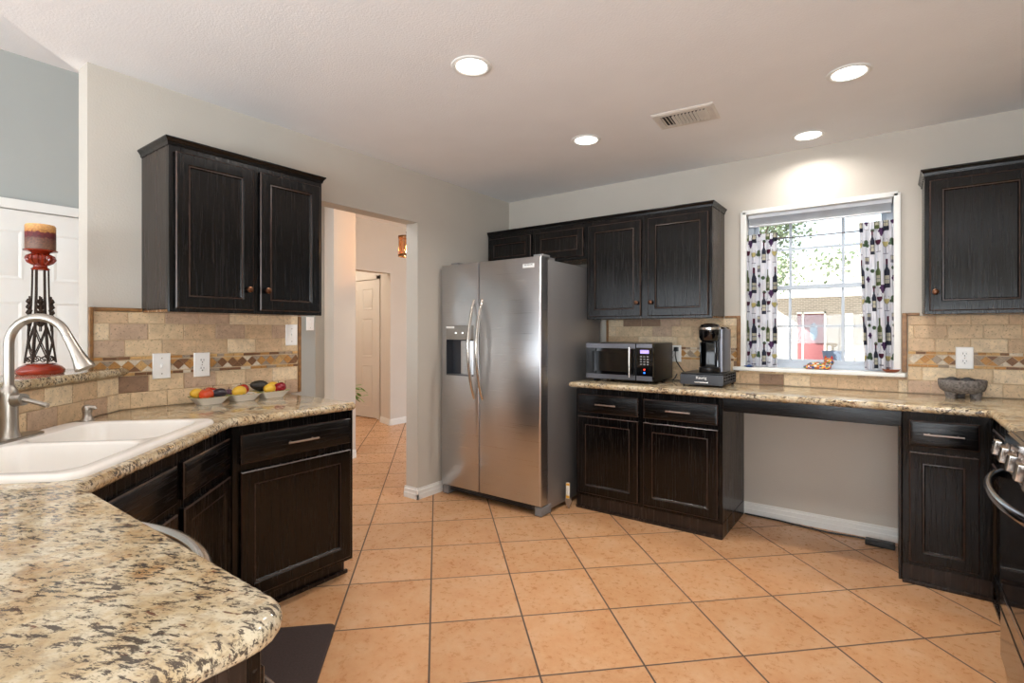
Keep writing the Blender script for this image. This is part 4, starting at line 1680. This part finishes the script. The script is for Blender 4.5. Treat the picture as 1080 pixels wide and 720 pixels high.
fruit('avocado', 'dark round avocado at the back of the dish nearest the hall opening', 'avocado', D3[0] - .036, D3[1] - .050, 0.056, 0.037, 'avocado_dark', 'avocado', (R(80), 0, R(-5)))
fruit('lemon', 'yellow lemon at the front of the dish nearest the hall opening', 'lemon', D3[0] + .028, D3[1] - .026, 0.041, 0.032, 'lemon_yellow', 'lemon', (R(90), 0, R(25)), False)
fruit('lemon', 'yellow lemon behind the dark red apple in the dish nearest the hall', 'lemon', D3[0] - .026, D3[1] + .022, 0.046, 0.031, 'lemon_yellow', 'lemon', (R(90), 0, R(5)), False)
fruit('apple', 'dark red apple in the dish nearest the hall opening', 'apple', D3[0] + .020, D3[1] + .038, 0.045, 0.033, 'apple_dark_red', 'apple', (R(12), R(-14), 0))

# ------------------------------------------------------------------ STONE MORTAR with two round stones
mo = thing('stone_mortar', 'dark volcanic stone mortar bowl on stub feet on the granite counter', 'mortar', (3.219, -0.165, 0.9143))
mb = MB()
mb.lathe([(0.045, 0.028), (0.074, 0.031), (0.094, 0.047), (0.102, 0.070), (0.104, 0.098), (0.101, 0.103), (0.093, 0.102), (0.086, 0.085), (0.066, 0.06), (0.03, 0.052), (0.003, 0.051)], 36)
obj('bowl', mb, 'basalt', mo)
for k in range(3):
    a = R(120 * k + 215)
    mb = MB()
    mb.lathe([(0.022, 0.0), (0.024, 0.012), (0.028, 0.036)], 16, (0.060 * math.cos(a), 0.058 * math.sin(a), 0))
    obj('foot', mb, 'basalt', mo)
for (dx, dy, lb) in ((-0.042, -0.004, 'rough dark stone ball at the left in the stone mortar'), (0.022, -0.012, 'rough dark stone ball at the centre of the stone mortar')):
    t = thing('stone_ball', lb, 'stone', (3.219 + dx, -0.165 + dy, 0.9143 + 0.089), 0, 'stones in the mortar')
    mb = MB()
    mb.ball((0, 0, 0), (0.034, 0.030, 0.027), 0, 18, 12)
    o = obj('stone', mb, 'basalt_dark', t, 80)

# ------------------------------------------------------------------ SILL ITEMS
ct_ = thing('cat_figurine', 'multicoloured mosaic cat figurine lying on the window sill', 'figurine', (2.535, 0.005, 1.0312))
mb = MB()
mb.ball((-0.02, 0, 0.024), (0.062, 0.028, 0.026), 0, 24, 14)
mb.ball((-0.07, -0.012, 0.014), (0.03, 0.02, 0.014), 0, 16, 8)
mb.ball((0.03, -0.018, 0.014), (0.03, 0.014, 0.013), 0, 16, 8)
mb.ball((0.045, -0.006, 0.052), (0.030, 0.026, 0.026), 0, 20, 12)
mb.ball((0.038, 0.0, 0.03), (0.024, 0.022, 0.03), 0, 16, 10)
rgc = random.Random(4)
for f in mb.bm.faces:
    f.material_index = rgc.randrange(6)
obj('body', mb, CATC, ct_, 0)
for s, lx in ((-1, 0.028), (1, 0.062)):
    mb = MB()
    mb.lathe([(0.010, 0.0), (0.006, 0.012), (0.0008, 0.022)], 8, (lx, -0.004, 0.070))
    obj('ear', mb, CATC[0], ct_)
dsh = thing('small_dish', 'tiny blue dish under the hem of the curtain by the coffee maker', 'dish', (2.105, -0.018, 1.0312))
mb = MB()
mb.lathe([(0.018, 0.0), (0.03, 0.006), (0.034, 0.010), (0.022, 0.009), (0.006, 0.016), (0.001, 0.017)], 24)
obj('bowl', mb, 'blue_glaze', dsh)
dsh = thing('small_dish', 'small brown clay dish under the hem of the curtain by the wall cabinet', 'dish', (2.905, -0.018, 1.0312))
mb = MB()
mb.lathe([(0.022, 0.0), (0.038, 0.008), (0.046, 0.020), (0.043, 0.020), (0.03, 0.008), (0.003, 0.005)], 24)
obj('bowl', mb, 'clay_brown', dsh)

# ------------------------------------------------------------------ CURTAINS
rod = thing('curtain_rod', 'thin dark cafe curtain rod across the window', 'curtain rod', (0, 0.035, 1.915))
mb = MB()
mb.tube([(WX0 + .022, 0, 0), (2.5, 0, 0), (WX1 - .022, 0, 0)], 0.004, 10)
obj('rod', mb, 'mid_grey_metal', rod)


def motif(u, v):
    """wine print: u across, v up (metres on the cloth) -> cloth colour index"""
    u, v = u / 1.5, v / 1.5
    cw, chh = 0.128, 0.235
    row = math.floor(v / chh)
    u2 = u + 0.03
    cu, cv = u2 - math.floor(u2 / cw) * cw, v - row * chh

    def bottle(x, y, cx_, y0, h, w, col):
        dx, dy = abs(x - cx_), y - y0
        if dy < 0 or dy > h:
            return None
        body = 0.58 * h
        if dy < body:
            if dx < w:
                if 0.14 * h < dy < 0.42 * h and dx < w * .82:
                    if 0.27 * h < dy < 0.30 * h:
                        return 7
                    return 4
                return col
        elif dy < 0.72 * h:
            s = (dy - body) / (0.14 * h)
            if dx < w * (1 - 0.62 * s):
                return col
        elif dx < w * .38:
            return 5 if dy > 0.80 * h and col == 1 else col
        return None
    r = bottle(cu, cv, 0.084, 0.105, 0.118, 0.0145, 1)
    if r is not None:
        return r
    r = bottle(cu, cv, 0.040, 0.115, 0.100, 0.012, 8)
    if r is not None:
        return r
    r = bottle(cu, cv, 0.016, 0.008, 0.100, 0.011, 1)
    if r is not None:
        return r
    r = bottle(cu, cv, 0.114, 0.205, 0.10, 0.011, 7)
    if r is not None:
        return r
    # grapes
    for gx, gy in ((0.056, 0.112), (0.066, 0.112), (0.051, 0.104), (0.061, 0.103), (0.070, 0.104), (0.057, 0.095), (0.066, 0.095), (0.061, 0.087)):
        if (cu - gx) ** 2 + (cv - gy) ** 2 < 0.0056 ** 2:
            return 2
    # glasses
    for gx, gy, col in ((0.044, 0.066, 5), (0.080, 0.056, 6)):
        dx, dy = (cu - gx) / 0.015, (cv - gy) / 0.019
        d2 = dx * dx + dy * dy
        if d2 < 1 and dy < 0.75:
            if d2 > 0.80:
                return 7
            return col if dy < 0.15 else 0
        if abs(cu - gx) < 0.0013 and gy - 0.046 < cv < gy - 0.017:
            return 7
        if abs(cu - gx) < 0.012 and abs(cv - (gy - 0.046)) < 0.0016:
            return 7
    # leaves
    for gx, gy, rr_ in ((0.112, 0.062, 0.011), (0.104, 0.05, 0.009), (0.118, 0.048, 0.009), (0.018, 0.108, 0.009), (0.012, 0.175, 0.010), (0.114, 0.185, 0.008)):
        if (cu - gx) ** 2 + ((cv - gy) * 1.2) ** 2 < rr_ ** 2:
            return 3
    for gx, gy in ((0.116, 0.150), (0.121, 0.143), (0.112, 0.142), (0.117, 0.135), (0.008, 0.03), (0.014, 0.036), (0.018, 0.028), (0.012, 0.022)):
        if (cu - gx) ** 2 + (cv - gy) ** 2 < 0.0052 ** 2:
            return 2
    return 0


def curtain(label, x0, x1, b0, b1, z0, z1, seed, uoff, hem=0.0):
    rg = random.Random(seed)
    t = thing('cafe_curtain', label, 'curtain', (0, 0, 0), 0, 'wine print cafe curtains')
    nx, nz = 110, 230
    full = (x1 - x0) * 1.45
    ph = [rg.uniform(0, 6.28) for _ in range(3)]

    def grid(za, zb, nzz, kind):
        mb = MB()
        vs = []
        for j in range(nzz + 1):
            s = j / nzz
            zz = za + (zb - za) * s
            fall = (z1 - zz) / (z1 - z0)
            row = []
            for i in range(nx + 1):
                a = i / nx
                xa = x0 + (x1 - x0) * a
                xb = b0 + (b1 - b0) * a
                x = xa + (xb - xa) * fall
                amp = 0.010 + 0.006 * fall
                y = amp * math.sin(a * 2 * math.pi * 3.6 + ph[0] + 0.5 * fall) + 0.4 * amp * math.sin(a * 2 * math.pi * 8.1 + ph[1])
                if kind == 'header':
                    y = 0.0065 * math.sin(a * 2 * math.pi * 13 + ph[2]) * (0.4 + 0.9 * abs(s - .45))
                    y -= 0.010 if 0.05 < s < 0.6 else 0.004
                else:
                    y *= min(1, fall * 7 + .25)
                    y -= 0.008
                row.append(mb.bm.verts.new((x, 0.028 + y - 0.006 * fall, zz)))
            vs.append(row)
        for j in range(nzz):
            for i in range(nx):
                uu_ = (i + .5) / nx * full + uoff
                vv_ = za + (zb - za) * (j + .5) / nzz - z0 + hem
                mb.face([vs[j][i], vs[j][i + 1], vs[j + 1][i + 1], vs[j + 1][i]], motif(uu_, vv_))
        return mb
    zr = z1 - 0.052
    o = obj('panel', grid(z0, zr, nz, 'panel'), CLOTH, t, 180)
    o2 = obj('header_ruffle', grid(zr, z1, 14, 'header'), CLOTH, t, 180)
    for q in (o, o2):
        so = q.modifiers.new('thickness', 'SOLIDIFY')
        so.thickness = 0.0008
    return t


curtain('wine print cafe curtain on the window side next to the coffee maker', 2.085, 2.278, 2.087, 2.280, 1.036, 1.958, 2, 0.015)
curtain('wine print cafe curtain on the window side next to the stone mortar', 2.742, 2.918, 2.772, 2.932, 1.040, 1.965, 9, 0.075)


# ------------------------------------------------------------------ CEILING FIXTURES
def can(label, x, y, gain=1.0):
    t = thing('recessed_light', label, 'ceiling light', (x, y, H), 0, 'recessed ceiling lights')
    mb = MB()
    mb.lathe([(0.070, -0.0005), (0.070, -0.004), (0.078, -0.0075), (0.090, -0.005), (0.093, -0.0005)], 40, cap0=False, cap1=False)
    obj('trim_ring', mb, 'white_trim', t)
    mb = MB()
    mb.lathe([(0.0695, -0.0008), (0.0695, -0.003), (0.05, -0.0055), (0.003, -0.0062)], 36)
    obj('lens', mb, 'can_lens', t)
    l = add_light('recessed_lamp', 'AREA', (x, y, H - 0.012), (0, 0, 0), CAN_POWER * gain, (1.0, 0.96, 0.91), 0.13, shape='DISK', spread=R(150))
    return t


can('round recessed ceiling light above the sink side, nearest the left wall cabinet', 1.366, -2.118)
can('round recessed ceiling light right of the air vent, farther from the window', 2.748, -1.025)
can('round recessed ceiling light in front of the refrigerator, left of the air vent', 1.352, -0.998)
can('round recessed ceiling light close above the window', 2.494, -0.255, 0.55)
can('added unseen recessed ceiling light over the middle of the floor by the range', 2.75, -2.12)  # extra can out of view, added to help light the room

# air vent
av = thing('air_vent', 'white rectangular ceiling air vent with slanted louvres', 'vent', (1.975, -0.985, H), R(5))
mb = MB()
ox, oy, ix, iy = 0.165, 0.115, 0.125, 0.075
mb.loft([[(a, b, zz) for a, b in ((-p, -q), (p, -q), (p, q), (-p, q))] for p, q, zz in ((ox, oy, -0.0005), (ox, oy, -0.004), (ox - .012, oy - .012, -0.010), (ix, iy, -0.010), (ix, iy, -0.0005))], cap0=False, cap1=False)
obj('frame', mb, 'vent_white', av, 20)
mb = MB()
mb.box(-ix, ix, -iy, iy, -0.0022, -0.0008)
obj('duct_opening', mb, 'dark_slot', av)
for k in range(13):
    x = -0.115 + k * 0.0192
    tilt = 40 if k in (0, 1, 2) else (-40 if k > 9 else 0)
    mb = MB()
    if tilt:
        m4 = Matrix.Translation((x, 0, -0.011)) @ Euler((0, R(tilt), 0)).to_matrix().to_4x4()
        mb.box(-0.009, 0.009, -iy + .004, iy - .004, -0.0006, 0.0006, mat=m4)
    else:
        m4 = Matrix.Translation((x, 0, -0.011)) @ Euler((0, R(-50), 0)).to_matrix().to_4x4()
        mb.box(-0.008, 0.008, -iy + .004, iy - .004, -0.0006, 0.0006, mat=m4)
    obj('louvre', mb, 'vent_white', av)

# lantern in the hall
ln = thing('hall_lantern', 'bronze hall lantern with amber glass seen past the opening edge', 'lantern', (-1.02, -0.345, 2.03))
mb = MB()
for zz in (0.0, 0.185):
    mb.lathe([(0.080, zz), (0.090, zz), (0.090, zz + .020), (0.080, zz + .020), (0.080, zz)], 32, cap0=False, cap1=False)
for k in range(6):
    a = R(60 * k)
    mb.tube([(0.085 * math.cos(a), 0.085 * math.sin(a), 0.01), (0.085 * math.cos(a), 0.085 * math.sin(a), 0.195)], 0.003, 6)
for k in range(3):
    a = R(60 * k)
    mb.tube([(0.084 * math.cos(a), 0.084 * math.sin(a), 0.008), (0, 0, 0.004), (-0.084 * math.cos(a), -0.084 * math.sin(a), 0.008)], 0.003, 6)
    mb.tube([(0.084 * math.cos(a), 0.084 * math.sin(a), 0.2), (0, 0, 0.222), (-0.084 * math.cos(a), -0.084 * math.sin(a), 0.2)], 0.003, 6)
mb.lathe([(0.003, -0.03), (0.010, -0.022), (0.006, -0.012), (0.012, -0.002), (0.004, 0.004)], 12)
obj('cage', mb, 'bronze_fixture', ln)
mb = MB()
mb.lathe([(0.0775, 0.021), (0.0785, 0.1), (0.0775, 0.184)], 32, cap0=False, cap1=False)
obj('glass', mb, 'amber_glass', ln)
mb = MB()
mb.tube([(0, 0, 0.224), (0, 0, 0.26), (0.004, 0, 0.30), (0, 0, 0.34), (0, 0, 0.68)], 0.0045, 8)
mb.lathe([(0.012, 0.23), (0.016, 0.245), (0.008, 0.258)], 12)
obj('hanging_stem', mb, 'bronze_fixture', ln)
mb = MB()
mb.lathe([(0.055, 0.698), (0.055, 0.69), (0.03, 0.68), (0.005, 0.675)], 24)
obj('ceiling_canopy', mb, 'bronze_fixture', ln)
mb = MB()
mb.lathe([(0.009, 0.007), (0.009, 0.07)], 12)
obj('candle_sleeve', mb, 'bronze_fixture', ln)
mb = MB()
mb.lathe([(0.008, 0.0705), (0.016, 0.088), (0.013, 0.108), (0.003, 0.13)], 14)
obj('bulb', mb, 'bulb_glow', ln)
lp = bpy.data.lights.new('lantern_lamp', 'POINT')
lp.energy = 45
lp.color = (1.0, 0.76, 0.50)
lp.shadow_soft_size = 0.02
lpo = bpy.data.objects.new('lantern_lamp', lp)
lpo.location = (-1.02, -0.345, 2.115)
C.objects.link(lpo)

add_light('entry_fill', 'AREA', (-3.7, 0.1, 2.70), (0, 0, 0), 22, (1.0, 0.86, 0.70), 0.35, shape='DISK')  # added warm fill to brighten the entry; no fixture here
add_light('hall_fill', 'AREA', (-0.8, -1.6, 2.70), (0, 0, 0), 10, (0.95, 0.96, 1.0), 0.3, shape='DISK')  # added soft fill for the hall, without a fixture
# potted plant behind the hall wall end
pp = thing('potted_plant', 'small green leafy plant peeking past the hall wall end', 'plant', (-1.86, -0.55, 0.0))
mb = MB()
mb.lathe([(0.10, 0), (0.13, 0.25), (0.14, 0.48), (0.145, 0.5), (0.125, 0.5), (0.12, 0.46), (0.01, 0.45)], 24)
obj('pot', mb, 'clay_brown', pp)
mb = MB()
rgp = random.Random(5)
tips = []
for k in range(12):
    a = rgp.uniform(0.2, 1.6)
    L_ = rgp.uniform(0.16, 0.25)
    hz = rgp.uniform(0.12, 0.27)
    p = [(0.02 * math.cos(a), 0.02 * math.sin(a), 0.451), (0.4 * L_ * math.cos(a), 0.4 * L_ * math.sin(a), 0.45 + hz), (L_ * math.cos(a), L_ * math.sin(a), 0.45 + hz * 0.9)]
    mb.tube(p, 0.002, 5)
    tips.append((p[2], a))
obj('stems', mb, 'leaf_green', pp)
for (p, a) in tips:
    mb = MB()
    d = Vector((math.cos(a + .4), math.sin(a + .4), rgp.uniform(-.9, .2))).normalized()
    s = d.cross(Vector((0, 0, 1))).normalized()
    up = s.cross(d)
    p = Vector(p)
    rings = []
    for i, (t_, wd) in enumerate(((0, .003), (.25, .018), (.5, .024), (.75, .016), (1.0, .001))):
        c_ = p + d * 0.08 * t_ - up * 0.01 * t_
        rings.append([c_ - s * wd, c_ + up * .0015 - s * 0, c_ + s * wd, c_ - up * .0012])
    mb.loft(rings)
    obj('leaf', mb, 'leaf_green', pp, 60)

# ------------------------------------------------------------------ FLOOR ITEMS
mt = thing('floor_mat', 'dark brown cushioned floor mat in front of the sink corner', 'mat', (1.435, -3.02, 0), R(135))
# local +x -> (-.707,.707): along the sink front; local +y -> towards the cabinets
mb = MB()
poly = [(p[0], p[1]) for p in rrect(0.0, 0.665, 0.0, 0.50, 0.03, 5)]
slab_edge(mb, poly, 0.0005, 0.016, 0.006)
obj('pad', mb, 'mat_brown', mt, 60)

tp = thing('packing_strip', 'white and yellow printed strip stuck upright between refrigerator and base cabinet', 'packaging', (1.018, -0.655, 0.0), R(8))
mb = MB()
mb.box(-0.012, 0.018, -0.004, 0.0, 0.07, 0.185, bev=0.001)
obj('strip', mb, 'packing_white', tp)
mb = MB()
for a, b in ((0.074, 0.092), (0.165, 0.181)):
    mb.box(-0.0105, 0.0165, -0.0052, -0.0041, a, b)
obj('printed_band', mb, 'packing_yellow', tp)
mb = MB()
mb.prism_y([(-0.018, 0.069), (0.03, 0.069), (0.033, 0.05), (0.012, 0.0), (-0.008, 0.03)], -0.01, 0.004)
obj('corner_piece', mb, 'packing_grey', tp)

cb = thing('floor_cable', 'black cable running along the knee space baseboard', 'cable', (2.08, -0.03, 0))
mb = MB()
mb.tube([(0.0, 0, 0.006), (0.2, -0.004, 0.006), (0.38, -0.035, 0.006), (0.5, -0.05, 0.006), (0.62, -0.032, 0.006), (0.75, -0.03, 0.006), (0.82, -0.05, 0.006)], 0.0055, 8)
obj('cable', mb, 'black_plastic', cb)
ps = thing('power_strip', 'flat black power strip on the floor by the narrow base cabinet', 'power strip', (2.855, -0.128, 0), R(-3))
mb = MB()
mb.box(-0.075, 0.07, -0.026, 0.026, 0.0005, 0.034, bev=0.006, seg=3)
obj('housing', mb, 'black_plastic', ps)
mb = MB()
for k in range(3):
    mb.lathe([(0.014, 0.0342), (0.013, 0.0356)], 14, (-0.045 + k * .04, 0, 0))
obj('sockets', mb, 'dark_grey_plastic', ps)

# ------------------------------------------------------------------ OUTDOORS
mb = MB()
mb.box(-40, 30, 0.14, 60, -0.25, -0.12)
struct('ground_outside', mb, 'outdoor_concrete', 'sunlit pale concrete outside the window')
HY = 24.0
mb = MB()
mb.box(-12, 9, HY, HY + 0.3, -0.12, 3.2)
hs = thing('neighbor_house', 'brick house across the way with a white beam and red front door', 'house', (0, 0, 0))
obj('brick_wall', mb, 'outdoor_brick', hs)
mb = MB()
mb.box(-2.5, 6.0, HY - 2.6, HY + 0.0, 3.0, 3.25)
obj('porch_roof', mb, 'outdoor_white', hs)
mb = MB()
mb.box(-2.6, 6.1, HY - 2.75, HY - 2.62, 2.72, 3.3, bev=0.02)
obj('porch_beam', mb, 'outdoor_white', hs)
mb = MB()
mb.loft([[(x, HY - 0.25, 3.26), (x, HY + 5, 5.2), (x, HY + 5, 5.4), (x, HY - 0.25, 3.45)] for x in (-12.5, 9.5)])
obj('roof', mb, 'outdoor_shingle', hs)
for px_ in (-1.6, 4.2):
    mb = MB()
    mb.box(px_ - .16, px_ + .16, HY - 2.7, HY - 2.4, -0.12, 2.71, bev=0.02)
    mb.box(px_ - .2, px_ + .2, HY - 2.74, HY - 2.36, -0.119, 0.1, bev=0.02)
    obj('porch_column', mb, 'outdoor_white', hs)
mb = MB()
mb.rects([(-0.45, 0.36, -0.1, 2.09, HY - .002), (-0.45, 0.36, -0.1, 2.09, HY - .05), (-0.44, 0.35, -0.09, 2.08, HY - .055)])
rd = obj('front_door', mb, 'outdoor_red', hs)
mb = MB()
mb.lathe([(0.16, 0.0), (0.15, 0.02)], 28, (-0.045, HY - .055, 1.25), mat=Euler((R(90), 0, 0)).to_matrix(), sy=2.6)
obj('oval_glass', mb, 'outdoor_oval_glass', rd)
mb = MB()
for a, b, c_, d in ((-0.53, -0.46, -0.1, 2.18), (0.37, 0.44, -0.1, 2.18), (-0.75, 0.44, 2.10, 2.18)):
    mb.box(a, b, HY - .07, HY - .001, c_, d)
obj('door_surround', mb, 'outdoor_white', hs)
mb = MB()
mb.box(-0.72, -0.54, HY - .04, HY - .001, -0.1, 2.09)
obj('sidelight', mb, 'outdoor_red', hs)
mb = MB()
mb.box(1.2, 1.5, HY - .08, HY - .001, -0.1, 2.1, bev=0.01)
obj('white_shutter', mb, 'outdoor_white', hs)


def tree(label, x, y, z0, zc, rx, ry, rz, nleaf, seed, lm, zb=None, ls=0.09):
    rg = random.Random(seed)
    t = thing('garden_tree', label, 'tree', (x, y, -0.12))
    mb = MB()
    mb.tube([(0, 0, 0), (0.05, 0.02, zc * .4), (0, 0, zc)], [0.09, 0.07, 0.03], 10)
    for k in range(9):
        a = rg.uniform(0, 6.28)
        zz = zc * rg.uniform(.55, 1.0)
        e_ = Vector((rx * .75 * math.cos(a), ry * .75 * math.sin(a), zc + rz * rg.uniform(-.4, .7)))
        mb.tube([(0, 0, zz), (e_.x * .5, e_.y * .5, (zz + e_.z) / 2 + .08), e_], [0.03, 0.02, 0.006], 6)
    obj('trunk', mb, 'bark', t)
    mb = MB()
    cl = [(rg.gauss(0, .5), rg.gauss(0, .5), rg.gauss(0, .5)) for _ in range(26)]
    for _ in range(nleaf):
        c_ = rg.choice(cl)
        p = Vector(((c_[0] + rg.gauss(0, .16)) * rx, (c_[1] + rg.gauss(0, .16)) * ry, zc + (c_[2] + rg.gauss(0, .16)) * rz))
        d = Vector((rg.gauss(0, 1), rg.gauss(0, 1), rg.gauss(0, 1))).normalized()
        s = d.cross(Vector((rg.gauss(0, 1), rg.gauss(0, 1), rg.gauss(0, 1)))).normalized()
        L_ = ls * rg.uniform(.6, 1.3)
        vs = [mb.bm.verts.new(p), mb.bm.verts.new(p + d * L_ * .5 + s * L_ * .3), mb.bm.verts.new(p + d * L_), mb.bm.verts.new(p + d * L_ * .5 - s * L_ * .3)]
        mb.face(vs, rg.randrange(2))
    obj('foliage', mb, lm, t, 0)
    return t


tree('green leafy tree outside the upper left of the window', 0.6, 7.5, 0, 3.35, 1.35, 1.0, 0.95, 6500, 3, ['tree_leaf', 'tree_leaf_pale'])
pl = thing('garden_planter', 'blue grey planter with a bare stalk just outside the window', 'planter', (2.575, 0.42, -0.12))
mb = MB()
mb.lathe([(0.05, 0), (0.06, 0.1), (0.055, 0.9), (0.058, 1.17), (0.07, 1.25), (0.073, 1.26), (0.064, 1.26), (0.05, 1.2), (0.003, 1.19)], 24)
obj('pot', mb, 'planter_blue', pl)
mb = MB()
mb.tube([(0.02, 0, 1.19), (0.035, 0, 1.32), (0.032, 0, 1.40), (0.045, 0, 1.45)], 0.0025, 6)
obj('stalk', mb, 'stem_brown', pl)

for o in list(bpy.data.objects):
    if o.type == 'MESH' and o.parent is None and not o.get('kind') and not o.get('category'):
        o['kind'] = 'structure'
